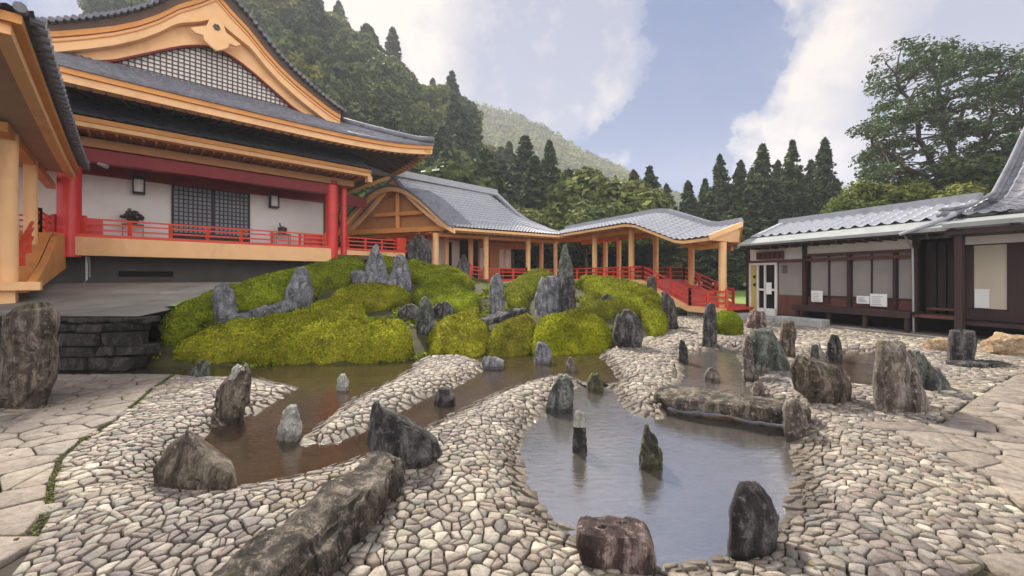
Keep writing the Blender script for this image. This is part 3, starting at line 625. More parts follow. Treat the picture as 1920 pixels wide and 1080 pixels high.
# ------------------------------------------------------------ cobbles and flagstones as real split stones
FL_LEFT = poly_px([(325,703),(285,730),(245,765),(212,792),(150,830),(112,862),(95,905),(92,955),(62,1010),(30,1060),(10,1085),(-700,1085),(-700,703)])
FL_RIGHT = poly_px([(1640,792),(1700,822),(1770,852),(1850,895),(1915,955),(1990,1020),(2600,1020),(2600,700),(2050,690),(1900,705),(1830,745),(1760,795)])
FL_CORN = poly_px([(1800,1090),(1850,1065),(1925,1040),(2300,1040),(2300,1120)])
HOUSE_O = (8.97, 15.5); hfr = frame(HOUSE_O, (.363, -.932))   # N points away from the garden? see below
def region(X, Y):
    f = np.minimum(np.minimum(sdpoly(X, Y, FL_LEFT), sdpoly(X, Y, FL_RIGHT)), sdpoly(X, Y, FL_CORN))
    return f
def seeds(st, x0, x1, y0, y1, jit=.36, sy=.78, seed=1):
    r = np.random.default_rng(seed)
    xs = np.arange(x0, x1, st); ys = np.arange(y0, y1, st*sy)
    X, Y = np.meshgrid(xs, ys, indexing='ij'); X = X+(np.arange(Y.shape[1]) % 2)[None, :]*st*.5
    X = X+r.normal(0, jit*.6, X.shape)*st; Y = Y+r.normal(0, jit*.6, Y.shape)*st*sy
    return X.ravel(), Y.ravel()
def valid(X, Y):
    ok = (np.abs(X) < 1.34*Y+.5)
    ok &= land_s(X, Y) > .005
    ok &= sdpoly(X, Y, MF) > -.05
    ok &= ~((X < -6.9) & (Y > 6.35)) 
    h = ((X-HOUSE_O[0])*.932+(Y-HOUSE_O[1])*.363)   # metres behind the eave line
    ok &= h < .75
    return ok
parts = [seeds(.083, -7.6, 8, 1.75, 5.0, jit=.75, sy=.72, seed=3), seeds(.108, -9, 12, 5.0, 9.4, jit=.75, sy=.72, seed=6), seeds(.15, -2, 13, 9.4, 16.5, jit=.6, seed=5)]
X1 = np.concatenate([p[0] for p in parts]); Y1 = np.concatenate([p[1] for p in parts])
f1 = region(X1, Y1); kr = rng.random(len(X1)) > .17; k1 = valid(X1, Y1) & (f1 > .02) & kr
X2, Y2 = seeds(.33, -9, 13, 1.75, 12, jit=.5, sy=.7, seed=4); f2 = region(X2, Y2); k2 = valid(X2, Y2) & (f2 < -.05)
SX = np.concatenate([X1[k1], X2[k2]]); SY = np.concatenate([Y1[k1], Y2[k2]]); KD = np.concatenate([np.zeros(k1.sum(), int), np.ones(k2.sum(), int)])
SEG = [(pl[i], pl[(i+1) % len(pl)]) for pl in (FL_LEFT, FL_RIGHT, FL_CORN) for i in range(len(pl))]
SA = np.array([a for a, b in SEG]); SB = np.array([b for a, b in SEG]); SE = SB-SA; SL = (SE**2).sum(1)
BD = np.abs(region(SX, SY))
kts = []
for kd in (0, 1):
    kt = kdtree.KDTree(int((KD == kd).sum()))
    for i in np.nonzero(KD == kd)[0]: kt.insert((SX[i], SY[i], 0), int(i))
    kt.balance(); kts.append(kt)
def clip(poly, nx, ny, c):
    out = []; n = len(poly)
    for i in range(n):
        p = poly[i]; q_ = poly[(i+1) % n]; dp = p[0]*nx+p[1]*ny-c; dq = q_[0]*nx+q_[1]*ny-c
        if dp <= 0: out.append(p)
        if (dp < 0 < dq) or (dq < 0 < dp):
            t = dp/(dp-dq); out.append((p[0]+(q_[0]-p[0])*t, p[1]+(q_[1]-p[1])*t))
    return out
vs = {0: [], 1: []}; fs3 = {0: [], 1: []}; fs4 = {0: [], 1: []}
GZc = ground_z(SX, SY)
e_ = .06
gdx = (ground_z(SX+e_, SY)-ground_z(SX-e_, SY))/(2*e_); gdy = (ground_z(SX, SY+e_)-ground_z(SX, SY-e_))/(2*e_)
random.seed(11)
for i in range(len(SX)):
    kd = KD[i]
    x, y = float(SX[i]), float(SY[i]); st = .083 if y < 5.0 else (.108 if y < 9.4 else .15)
    if kd == 1: st = .33
    m = st*1.45
    poly = [(x-m, y-m), (x+m, y-m), (x+m, y+m), (x-m, y+m)]
    for co, j, dist in kts[kd].find_range((x, y, 0), st*2.9):
        if j == i: continue
        nx, ny = SX[j]-x, SY[j]-y; w = .5
        c = nx*(x+nx*w)+ny*(y+ny*w); poly = clip(poly, nx, ny, c)
        if len(poly) < 3: break
    if BD[i] < st*1.6 and len(poly) > 2:
        tt = np.clip(((x-SA[:, 0])*SE[:, 0]+(y-SA[:, 1])*SE[:, 1])/SL, 0, 1); bx = SA[:, 0]+tt*SE[:, 0]; by = SA[:, 1]+tt*SE[:, 1]
        dd = np.hypot(bx-x, by-y)
        for k in np.nonzero(dd < dd.min()*1.35+.01)[0]:
            L = max(dd[k], 1e-3); nx, ny = (bx[k]-x)/L, (by[k]-y)/L; c = nx*bx[k]+ny*by[k]-(.016 if kd == 0 else .012)
            if c > nx*x+ny*y+.015: poly = clip(poly, nx, ny, float(c))
            if len(poly) < 3: break
    if len(poly) < 3: continue
    near = y < 4.6
    if kd == 0:
        if near:
            n = len(poly); pp = []
            for a in range(n):
                p, q_ = poly[a], poly[(a+1) % n]
                pp.append((p[0]*.91+q_[0]*.09, p[1]*.91+q_[1]*.09)); pp.append((p[0]*.09+q_[0]*.91, p[1]*.09+q_[1]*.91))
            poly = pp
        rings = [(.87, -.03), (.855, .003), (.79, .009)] if near else [(.88, -.03), (.84, .006)]
    else:
        n = len(poly); pp = []
        for a in range(n):
            p, q_ = poly[a], poly[(a+1) % n]
            pp.append((p[0]*.9+q_[0]*.1, p[1]*.9+q_[1]*.1)); pp.append((p[0]*.1+q_[0]*.9, p[1]*.1+q_[1]*.9))
        poly = pp
        rings = [(.955, -.03), (.945, .012), (.90, .018)]
    n = len(poly); cx = sum(p[0] for p in poly)/n; cy = sum(p[1] for p in poly)/n
    if kd == 0:
        sh = random.uniform(.92, 1.05); hz = random.uniform(-.007, .006); tx, ty = random.gauss(0, .05), random.gauss(0, .05)
    else: sh = 1.0; hz = random.uniform(-.003, .004); tx, ty = random.gauss(0, .008), random.gauss(0, .008)
    V = vs[kd]; b0 = len(V); gz = GZc[i]; sx_, sy_ = gdx[i], gdy[i]
    for (sc, dz) in rings:
        for p in poly:
            rx = (p[0]-cx)*sc*sh; ry = (p[1]-cy)*sc*sh
            V.append((cx+rx, cy+ry, gz+hz+dz+rx*(sx_+tx)+ry*(sy_+ty)))
    V.append((cx, cy, gz+hz+rings[-1][1]+.002))
    for r_ in range(len(rings)-1):
        for a in range(n):
            fs4[kd].append((b0+r_*n+a, b0+r_*n+(a+1) % n, b0+(r_+1)*n+(a+1) % n, b0+(r_+1)*n+a))
    lb = b0+(len(rings)-1)*n
    for a in range(n): fs3[kd].append((lb+a, lb+(a+1) % n, b0+len(rings)*n))
o = np_mesh('cobbled_pavement', vs[0], [(4, np.array(fs4[0])), (3, np.array(fs3[0]))], M['cobble'], smooth=False); tag(o, kind='structure')
o = np_mesh('flagstone_path', vs[1], [(4, np.array(fs4[1])), (3, np.array(fs3[1]))], M['flag'], smooth=False); tag(o, kind='structure')
# moss in the seam beside the flagstone path, loose pebbles at the water's edge, a few fallen leaves
g = np.random.default_rng(31); pp = []
for i in range(len(FL_LEFT)-3):
    a, b = FL_LEFT[i], FL_LEFT[i+1]; L = np.linalg.norm(b-a); n = int(L*420)
    t = g.random((n, 1)); dens = np.array([noise.noise((float(a[0]+(b[0]-a[0])*u), float(a[1]+(b[1]-a[1])*u)*1.5, 4)) for u in t[:, 0]])
    q_ = a+(b-a)*t+g.normal(0, .022, (n, 2)); pp.append(q_[dens > -.25])
pp = np.concatenate(pp); v, f = leafcards(np.column_stack([pp, g.uniform(-.004, .014, len(pp))]), np.tile([0, 0, 1.], (len(pp), 1)), .010, .7, 2)
M['moss'] = leaf_mat('seam_moss', [(.05,.06,.015),(.10,.12,.02),(.07,.07,.02)], (.6,.4), .1)
o = np_mesh('moss', v, [(4, f)], M['moss']); tag(o, 'green moss growing in the seam of the flagstone path', 'moss', kind='stuff')
n = 26000; X = g.uniform(-8, 9, n); Y = g.uniform(1.9, 12, n); sl_ = land_s(X, Y); k = (np.abs(sl_-.02) < .11) & (np.abs(X) < 1.34*Y) & (sdpoly(X, Y, MF) > 0); X, Y = X[k][:1500], Y[k][:1500]
mb = MB()
for x, y in zip(X, Y):
    r_ = g.uniform(.008, .028); z = float(ground_z(np.array([x]), np.array([y]))[0]); rr = [r_*g.uniform(.7, 1.2) for _ in range(6)]; ph = g.uniform(0, 6)
    vs_ = [(x+math.cos(ph+k_*1.047)*rr[k_], y+math.sin(ph+k_*1.047)*rr[k_], z-.01) for k_ in range(6)]+[(x+math.cos(ph+k_*1.047)*rr[k_]*.7, y+math.sin(ph+k_*1.047)*rr[k_]*.7, z+r_*.75) for k_ in range(6)]
    mb.add(vs_, [(k_, (k_+1) % 6, 6+(k_+1) % 6, 6+k_) for k_ in range(6)]+[(6,7,8,9,10,11)])
o = mb.build('pebbles', M['cobble'], None); tag(o, 'loose small pebbles along the water line', 'pebbles', kind='stuff')
n = 420; X = g.uniform(-7, 8, n); Y = g.uniform(2, 9, n); k = (np.abs(X) < 1.3*Y) & (sdpoly(X, Y, MF) > .05) & (land_s(X, Y) > .1); X, Y = X[k], Y[k]
v, f = leafcards(np.column_stack([X, Y, np.full(len(X), .026)]), np.tile([0, 0, 1.], (len(X), 1)), .020, .25, 3)
M['dead_leaf'] = leaf_mat('fallen_leaves', [(.12,.07,.03),(.20,.13,.05),(.10,.09,.04),(.25,.19,.08)], (.8,.2), .1)
o = np_mesh('fallen_leaves', v, [(4, f)], M['dead_leaf']); tag(o, 'scattered fallen leaves on the paving', 'leaves', kind='stuff')
print('stones', len(SX))

# ------------------------------------------------------------ generic roof tiling
def tile_sheet(fn, la, lb, ribw=.27, rows=None, amp=.035, seg=5, rowamp=.02):
    """fn(a,b) with a along the eave (metres 0..la), b in 0..1 up the slope (length lb metres) -> (point, normal)"""
    nr = max(2, int(round(la/ribw))); na = nr*seg+1
    rows = rows or max(2, int(lb/.24)); bs = []
    for r in range(rows): bs += [(r+.02)/rows, (r+.98)/rows]
    bs = [0]+bs[1:-1]+[1]
    mb = MB()
    def g(i, j):
        a = la*i/(na-1); b = bs[j]; p, n = fn(a, b)
        ph = (i % seg)/seg; rib = max(0, math.cos((ph)*2*math.pi))**.8*amp
        fr_ = (b*rows) % 1.0
        return p+n*(rib+rowamp*(1-fr_ if j not in (0,) else 1))
    mb.grid(g, na, len(bs)); return mb
def curve(t, pts):
    return float(np.interp(t, [p[0] for p in pts], [p[1] for p in pts]))
def railing(parent, pts, h=.5, mat='rail_red', name='railing', step=1.2, rails=(.16, .36, .52), thick=.05):
    """posts and rails along a polyline, one mesh"""
    mb = MB()
    for a, b in zip(pts[:-1], pts[1:]):
        a, b = Vector(a), Vector(b); L = (b-a).length; n = max(1, int(round(L/step)))
        for r_ in rails: mb.beam(a+Vector((0,0,r_)), b+Vector((0,0,r_)), thick, thick*1.15)
        for i in range(n+1):
            p = a.lerp(b, i/n); mb.box(lambda x, y, z: Vector((p.x+x, p.y+y, z)), -.045, .045, -.045, .045, p.z, p.z+(rails[-1]-.03 if 0 < i < n else rails[-1]+.10))
    return mb.build(name, M[mat], parent)
# ------------------------------------------------------------ main hall
H = frame((-14.74, 13.5), (.728, .686))   # a along facade, b towards the garden
hall = empty('temple_hall', H(3.8, 0, 1.0), 'vermilion pillared temple hall with sweeping dark tiled gable and lattice', 'temple hall')
UC = 3.8
OUT = [(0,12.03),(.5,11.55),(1.05,11.1),(1.6,10.5),(2.1,10.05),(2.7,9.62),(3.3,9.27),(3.9,8.95),(4.3,8.77),(4.7,8.66)]
LOW = [(0,10.36),(.5,10.22),(.9,10.04),(1.3,9.8),(2.0,9.33),(2.7,8.86),(3.3,8.60),(4.1,8.50),(4.7,8.5)]
def eave_z(u):
    w = abs(u-UC)/8.45; return 7.53+.50*w**4
# upper roof side slopes (both), profile in a
PROF = [(w, z+.62-.05*w) for w, z in OUT[:-1]]+[(4.7,9.02)]
def side(sign):
    def fn(a, b):
        v = 1.55-a
        w = 4.75*(1-b); z = curve(w, PROF)
        return H(UC+sign*w, v, z), (H.E*sign*.6+Vector((0,0,.8)))
    m = tile_sheet(fn, 14, 6, .3, 22); return m
side(1).build('gable_roof_slope', M['tile_dk'], hall); side(-1).build('gable_roof_slope', M['tile_dk'], hall)
# skirt roofs: front and the two flanks
def skirt_front(a, b):
    u0, u1 = UC-8.45, UC+8.45; t = a/16.9; ue = u0+(u1-u0)*t; ui = UC-4.75+9.5*t
    u = ue+(ui-ue)*b; v = 3.0+(.85-3.0)*b; zt = 8.78; ze = eave_z(ue)+.04
    z = ze+(zt-ze)*(b**1.25); return H(u, v, z), Vector((0,0,1))
tile_sheet(skirt_front, 16.9, 2.6, .3, 10).build('skirt_roof', M['tile_dk'], hall)
def skirt_side(sign):
    def fn(a, b):
        t = a/16; ve = 3.0-16*t; vi = .85-13*t
        v = ve+(vi-ve)*b; w = 8.45+(4.75-8.45)*b; ze = 7.57+.5*max(0, 1-t*4)**2*1.0; z = ze+(8.95-ze)*b**1.2
        return H(UC+sign*w, v, z), Vector((0,0,1))
    return tile_sheet(fn, 16, 4, .3, 12)
for s in (1, -1): skirt_side(s).build('skirt_roof', M['tile_dk'], hall)
# roof ridge and hip ridges
mb = MB()
mb.beam(H(UC, 1.7, 12.8), H(UC, -12, 12.8), .42, .55); mb.beam(H(UC, 1.75, 13.12), H(UC, -12, 13.12), .3, .14)
for k_ in range(5): mb.beam(H(UC, 1.78, 12.6+k_*.11), H(UC, -12.05, 12.6+k_*.11), .48, .03)
mb.build('roof_ridge', M['tile_dk'], hall)
for s in (1, -1):
    mb = MB(); pts = []
    for i in range(13):
        w = .35+4.5*i/12; pts.append(H(UC+s*w, .95, curve(w, PROF)+.12))
    mb.tube(pts, [.17]*13, 8); pts = [p+Vector((0,0,.17)) for p in pts]; mb.tube(pts, [.09]*13, 6)
    mb.build('descending_ridge', M['tile_dk'], hall, smooth=True)
    mb = MB(); pts = []
    for i in range(11):
        b = 1-i/10; ue = UC+s*8.45; p, _ = skirt_front(16.9 if s > 0 else 0, b); pts.append(p+Vector((0,0,.1+.1*max(0, (i-8)/2))))
    mb.tube(pts, [.15]*11, 8); mb.build('hip_ridge', M['tile_dk'], hall, smooth=True)
# gable end ornament tile
mb = MB()
for k_, (w, h, dz) in enumerate([(.62,.5,0),(.44,.5,.35),(.26,.4,.75)]):
    mb.box(H, UC-w, UC+w, 1.75, 1.95, 12.35+dz, 12.35+dz+h)
mb.build('ridge_end_tile', M['tile_dk'], hall, bevel=.05)
# verge tiles along the gable: row of round ends
mb = MB()
for s in (1, -1):
    n = 30
    for i in range(n):
        w = .12+4.55*i/(n-1); z = curve(w, PROF)
        mb.cyl(H(UC+s*w, 1.4, z+.02), H(UC+s*w, 1.68, z+.02), .075, k=8)
mb.build('verge_tiles', M['tile_dk'], hall)
# barge boards: thick shaped boards with outer curve OUT and inner curve LOW
def band(pa, pb, v0, v1, n=40, w0=0, w1=4.55):
    mb = MB()
    for s in (1, -1):
        ws = [w0+(w1-w0)*i/n for i in range(n+1)]
        vs_ = []
        for w in ws:
            za = pa(w); zb = pb(w)
            vs_ += [H(UC+s*w, v0, za), H(UC+s*w, v1, za), H(UC+s*w, v1, zb), H(UC+s*w, v0, zb)]
        fs_ = []
        for i in range(n):
            for k in range(4): fs_.append((i*4+k, (i+1)*4+k, (i+1)*4+(k+1) % 4, i*4+(k+1) % 4))
        fs_ += [(0,1,2,3), (n*4+3, n*4+2, n*4+1, n*4)]
        mb.add(vs_, fs_)
    return mb
cO = lambda w: curve(w, OUT); cL = lambda w: curve(w, LOW)
band(lambda w: cO(w)+.20, lambda w: cO(w)+.58-.05*w, 1.1, 1.45).build('verge_board', M['soffit_dk'], hall)
band(lambda w: cO(w)+.02, lambda w: cO(w)+.20, 1.1, 1.42).build('verge_board', M['orange'], hall)
bg = band(lambda w: cO(w)-.42-.35*max(0, 1-w/1.2), lambda w: cO(w), 1.12, 1.36).build('barge_board', M['orange_lt'], hall)
band(lambda w: cO(w)-.13, lambda w: cO(w)-.09, 1.36, 1.40).build('barge_moulding', M['orange'], bg)
band(lambda w: min(cL(w), cO(w)-.45), lambda w: cO(w)-.38, .86, 1.05, w1=4.6).build('gable_board', M['orange_lt'], hall)
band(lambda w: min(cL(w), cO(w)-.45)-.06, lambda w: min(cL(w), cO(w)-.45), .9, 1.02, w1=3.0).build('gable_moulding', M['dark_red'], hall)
# pendant ornament
mb = MB(); pr = [(0,11.25),(.22,11.05),(.30,10.8),(.55,10.66),(.78,10.52),(.62,10.38),(.40,10.40),(.36,10.22),(.20,10.10),(0,9.98)]
vsn = [(UC+w, z) for w, z in pr]+[(UC-w, z) for w, z in pr[::-1][1:-1]]
n = len(vsn); V = [H(a, 1.40, z) for a, z in vsn]+[H(a, 1.52, z) for a, z in vsn]
mb.add(V, [tuple(range(n-1, -1, -1)), tuple(range(n, 2*n))]+[(i, (i+1) % n, n+(i+1) % n, n+i) for i in range(n)])
g_ = mb.build('gable_pendant', M['orange_lt'], hall, bevel=.03)
mb = MB()
for k in range(6):
    an = k*math.pi/3; mb.cyl(H(UC+math.cos(an)*.07, 1.5, 10.85+math.sin(an)*.07), H(UC+math.cos(an)*.07, 1.56, 10.85+math.sin(an)*.07), .045, k=8)
mb.build('rosette', M['bronze'], g_)
# lattice
mb = MB(); mb.add([H(UC-2.75, .80, 8.80), H(UC+2.75, .80, 8.80), H(UC+1.3, .80, 9.85), H(UC, .80, 10.42), H(UC-1.3, .80, 9.85)], [(0,1,2,3,4)])
mb.build('gable_wall', M['white'], hall)
mb = MB(); st = .165
w = -2.7
while w < 2.7:
    top = cL(abs(w)); 
    if top > 8.83: mb.box(H, UC+w-.02, UC+w+.02, .825, .84, 8.80, top)
    w += st
z = 8.86
while z < 10.4:
    ww = max([q_ for q_ in np.arange(0, 2.8, .02) if cL(q_) >= z], default=0)
    if ww > .05: mb.box(H, UC-ww, UC+ww, .812, .824, z-.02, z+.02)
    z += .15
mb.build('gable_lattice', M['soffit_dk'], hall)
# eave fascias (two tier) that follow the curved eave
def fascia(z0, z1, v0, v1, mat, name, u0=UC-8.4, u1=UC+8.4, zf=eave_z):
    mb = MB(); n = 48; V = []
    for i in range(n+1):
        u = u0+(u1-u0)*i/n; ze = zf(u)
        V += [H(u, v0, ze+z0), H(u, v1, ze+z0), H(u, v1, ze+z1), H(u, v0, ze+z1)]
    fs_ = [(i*4+k, (i+1)*4+k, (i+1)*4+(k+1) % 4, i*4+(k+1) % 4) for i in range(n) for k in range(4)]+[(0,1,2,3), (n*4+3, n*4+2, n*4+1, n*4)]
    mb.add(V, fs_); return mb.build(name, M[mat], hall)
fascia(-.17, -.01, 2.66, 2.96, 'orange', 'eave_board'); fascia(-.40, -.175, 2.5, 2.88, 'orange_lt', 'eave_board')
fascia(-.01, .08, 2.8, 3.02, 'tile_dk', 'eave_tile_edge')
# side eave boards on the far flank
mb = MB(); n = 24
for (z0, z1, w0, w1) in ((-.17,-.01,8.1,8.4),(-.40,-.175,7.95,8.32)):
    V = []
    for i in range(n+1):
        t = i/n; v = 2.9-15.6*t; ze = 7.57+.47*max(0, 1-t*4)**2
        V += [H(UC+w0, v, ze+z0), H(UC+w1, v, ze+z0), H(UC+w1, v, ze+z1), H(UC+w0, v, ze+z1)]
    mb.add(V, [(i*4+k, (i+1)*4+k, (i+1)*4+(k+1) % 4, i*4+(k+1) % 4) for i in range(n) for k in range(4)]+[(0,1,2,3), (n*4+3, n*4+2, n*4+1, n*4)])
mb.build('eave_board', M['orange'], hall)
# upper soffit with rafters
mb = MB()
def uso(i, j):
    u = UC-8.3+16.6*i/24; b = j/4; v = 2.85-4.2*b; return H(UC+(u-UC)*(1-.36*b), v, eave_z(u)-.38+(.95)*b)
mb.grid(uso, 25, 5)
for sg in (1, -1):
    def uss(i, j):
        t = i/16; b = j/4; v = 2.85-15.5*t; ze = 7.57+.47*max(0, 1-t*4)**2; return H(UC+sg*(8.2-3.4*b), v+(-4.2*b if i == 0 else -1.5*b), ze-.38+.95*b)
    mb.grid(uss, 17, 5)
u = UC-8
while u < UC+8.1:
    mb.beam(H(u, 2.8, eave_z(u)-.42), H(UC+(u-UC)*.9, -.6, 7.85), .07, .09); u += .32
v = 2.2
while v > -12:
    mb.beam(H(UC+8.2, v, 7.2+.2*max(0, v/2.2)), H(UC+5.4, v, 7.85), .07, .09); v -= .32
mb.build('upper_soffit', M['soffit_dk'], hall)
# upper wall core
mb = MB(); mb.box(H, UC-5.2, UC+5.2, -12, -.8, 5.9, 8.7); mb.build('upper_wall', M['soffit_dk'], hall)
# lower pent roof
ROOF_E = 9.81
def pent(a, b):
    v = 1.4-2.1*b; return H(-4+a, v, 6.70+1.38*b), Vector((0,0,1))
tile_sheet(pent, ROOF_E+4, 2.6, .3, 9).build('pent_roof', M['tile_dk'], hall)
mb = MB(); mb.box(H, -4, ROOF_E, 1.08, 1.36, 6.53, 6.69); mb.build('pent_eave_board', M['orange'], hall)
mb = MB(); mb.box(H, -4, ROOF_E+.02, .98, 1.30, 6.38, 6.527); mb.build('pent_eave_board', M['orange_lt'], hall)
mb = MB(); mb.box(H, ROOF_E-.16, ROOF_E+.05, 1.0, 1.34, 6.12, 6.376); mb.build('eave_bracket', M['orange_lt'], hall)
mb = MB(); mb.box(H, -4, ROOF_E-.05, -2.2, .97, 6.40, 6.46)
u = -3.8
while u < ROOF_E-.1: mb.box(H, u-.035, u+.035, -2.0, 1.0, 6.31, 6.397); u += .33
mb.build('pent_soffit', M['soffit'], hall)
# gable side of the pent roof
mb = MB(); mb.add([H(ROOF_E, 1.36, 6.45), H(ROOF_E, -.7, 6.45), H(ROOF_E, -.7, 8.05), H(ROOF_E, 1.36, 6.72)], [(0,1,2,3)]); mb.build('pent_end_board', M['soffit_dk'], hall)
# beams
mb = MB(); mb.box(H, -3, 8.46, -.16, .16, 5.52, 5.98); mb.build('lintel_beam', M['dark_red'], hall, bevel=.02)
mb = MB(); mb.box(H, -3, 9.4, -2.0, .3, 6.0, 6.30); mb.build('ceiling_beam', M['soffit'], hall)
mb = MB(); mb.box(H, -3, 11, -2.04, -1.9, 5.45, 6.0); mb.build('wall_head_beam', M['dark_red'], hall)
# pillars
for (a, b, r_, z0) in ((0,0,.29,2.28), (8.46,0,.27,2.25), (9.15,-.35,.15,2.4), (-2.9,-2.0,.12,2.9)):
    mb = MB(); mb.cyl(H(a, b, z0), H(a, b, 6.35), r_, k=28); p = mb.build('pillar', M['red'], hall, smooth=False)
    p.data.shade_smooth()
    m2 = p.modifiers.new('es', 'EDGE_SPLIT')
    if r_ > .2:
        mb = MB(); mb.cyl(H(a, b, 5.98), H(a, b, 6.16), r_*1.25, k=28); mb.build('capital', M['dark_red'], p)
# deck
mb = MB(); mb.box(H, -4.2, 8.5, -2.2, .22, 2.96, 3.06); mb.box(H, 8.5, 12.6, -2.2, -.3, 2.96, 3.06); mb.build('deck', M['rail_red'], hall)
mb = MB(); mb.box(H, .1, 8.35, -.02, .25, 2.33, 2.955); mb.build('deck_fascia', M['orange_lt'], hall, bevel=.015)
mb = MB(); mb.box(H, 8.6, 12.5, -.6, -.34, 2.72, 2.955); mb.build('deck_fascia', M['orange_lt'], hall)
mb = MB(); mb.box(H, -4, 12.4, -2.2, -.1, 2.5, 2.7); mb.build('deck_joists', M['soffit_dk'], hall)
railing(hall, [H(.35, .1, 3.06), H(8.15, .1, 3.06)], step=1.1); railing(hall, [H(9.4, -.45, 3.06), H(12.1, -.45, 3.06)], step=.9, rails=(.16,.36,.54))
railing(hall, [H(-3.4, -.3, 3.06), H(-.35, -.1, 3.06)], step=1.0)
mb = MB(); mb.box(H, 12.0, 12.55, -.75, -.3, 3.06, 3.75); mb.build('rail_end_box', M['rail_red'], hall, bevel=.02)
mb = MB(); mb.box(H, 7.35, 8.15, -.45, -.3, 3.1, 3.62); mb.build('deck_side_panel', M['red'], hall)
mb = MB(); mb.box(H, .35, .75, -1.2, -1.0, 3.1, 3.7); mb.build('deck_side_panel', M['red'], hall)
# walls
mb = MB(); mb.box(H, -4, 8.75, -2.3, -2.05, 3.06, 6.1); mb.build('wall', M['plaster'], hall)
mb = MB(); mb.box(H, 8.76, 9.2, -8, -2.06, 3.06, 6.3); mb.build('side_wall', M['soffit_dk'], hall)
mb = MB(); mb.box(H, -4.2, 12.2, -1.9, -1.55, .8, 2.5); mb.build('foundation_wall', M['concrete_dk'], hall)
mb = MB(); mb.box(H, 1.15, 2.75, -1.56, -1.53, 1.62, 1.84); mb.build('vent_opening', M['void'], hall)
# lattice doors
dz0, dz1 = 3.12, 5.42
mb = MB(); 
for a0, a1 in ((2.72,2.80),(4.06,4.20),(5.42,5.50)): mb.box(H, a0, a1, -2.05, -1.96, dz0, dz1)
mb.box(H, 2.72, 5.5, -2.05, -1.955, dz1, dz1+.08); mb.box(H, 2.72, 5.5, -2.05, -1.955, dz0-.06, dz0)
dr = mb.build('door_frame', M['black'], hall)
for a0 in (2.8, 4.2):
    a1 = a0+1.26 if a0 == 2.8 else 5.42
    mb = MB(); mb.box(H, a0, a1, -2.05, -2.02, dz0, dz1); lf = mb.build('door', M['grille'], hall)
    mb = MB()
    for k in range(1, 8): mb.box(H, a0+(a1-a0)*k/8-.02, a0+(a1-a0)*k/8+.02, -2.02, -1.99, dz0, dz1)
    for k in range(1, 13): mb.box(H, a0, a1, -2.02, -1.985, dz0+(dz1-dz0)*k/13-.018, dz0+(dz1-dz0)*k/13+.018)
    mb.box(H, a0, a1, -2.02, -1.98, dz0+.0, dz0+.35)
    mb.build('lattice', M['black'], lf)
# wall lanterns
for a in (1.72, 6.45):
    mb = MB()
    for da in (-.19, .15):
        for b in (-2.0, -1.72): mb.box(H, a+da, a+da+.04, b, b+.04, 4.93, 5.48)
    mb.box(H, a-.22, a+.22, -2.03, -1.66, 5.48, 5.55); mb.box(H, a-.19, a+.19, -2.0, -1.68, 4.9, 4.95)
    ln = mb.build('wall_lantern', M['black'], None); ln['label'] = 'black framed wall lantern above the %s' % ('dark branching flower arrangement' if a < 3 else 'squat bronze vessel'); ln['category'] = 'lantern'
    mb = MB(); mb.box(H, a-.13, a+.13, -1.96, -1.74, 4.98, 5.46); mb.build('lantern_pane', M['white'], ln)
# stands with bronze vessels
for a, big in ((1.55, 1), (6.75, 0)):
    t = empty('display_stand', H(a, -1.6, 3.06), 'thin legged metal stand against the hall wall, holding the %s bronze ornament' % ('bushy dark' if big else 'small squat'), 'stand')
    mb = MB(); mb.box(H, a-.32, a+.32, -1.78, -1.42, 3.62, 3.66); mb.build('shelf', M['bronze'], t)
    for da in (-.3, .28):
        for b in (-1.77, -1.45):
            mb = MB(); mb.box(H, a+da, a+da+.025, b, b+.025, 3.06, 3.62); mb.build('leg', M['bronze'], t)
    mb = MB(); c = H(a, -1.6, 3.66)
    if big:
        mb.cyl(c, c+Vector((0,0,.22)), .12, .2, 14)
        for k in range(40):
            an = random.uniform(0, 6.28); el = random.uniform(.1, 1.3); q_ = c+Vector((0,0,.2)); e = q_+Vector((math.cos(an)*math.cos(el), math.sin(an)*math.cos(el), math.sin(el)))*random.uniform(.22,.42)
            mb.cyl(q_, e, .04, .06, 6)
    else:
        mb.cyl(c, c+Vector((0,0,.3)), .16, .2, 14); mb.cyl(c+Vector((0,0,.3)), c+Vector((0,0,.36)), .1, .08, 12); mb.cyl(c+H.E*-.08+Vector((0,0,.3)), c+H.E*-.12+Vector((0,0,.52)), .04, .03, 8)
    o = mb.build('bronze_ornament', M['bronze'], None); tag(o, ('dark branching flower arrangement in a bronze bowl on the tall stand' if big else 'squat dark bronze vessel on the stand near the far red pillar'), 'ornament')
# pipe and floodlight near the first pillar
mb = MB(); mb.tube([H(.35,-.9,2.35), H(.35,-.9,1.5), H(.2,-.7,1.3), H(-.6,-.3,1.2)], [.035]*4, 8); mb.tube([H(.45,-.1,2.3), H(.45,-.3,1.6)], [.03]*2, 8)
o = mb.build('drain_pipe', M['metal'], hall)
fl = empty('floodlight', H(.3, 1.3, 5.3), 'small grey twin floodlight at the gutter corner above the big red pillar', 'floodlight')
mb = MB(); mb.cyl(H(.3,1.3,5.5), H(.3,1.3,5.25), .03, k=8); mb.build('bracket', M['metal'], fl)
for da, db in ((.12,.12),(.42,-.1)):
    mb = MB(); mb.cyl(H(.3+da,1.3+db,5.28), H(.3+da*1.5,1.4+db,5.2), .05, .08, 14); mb.build('lamp_head', M['metal'], fl)
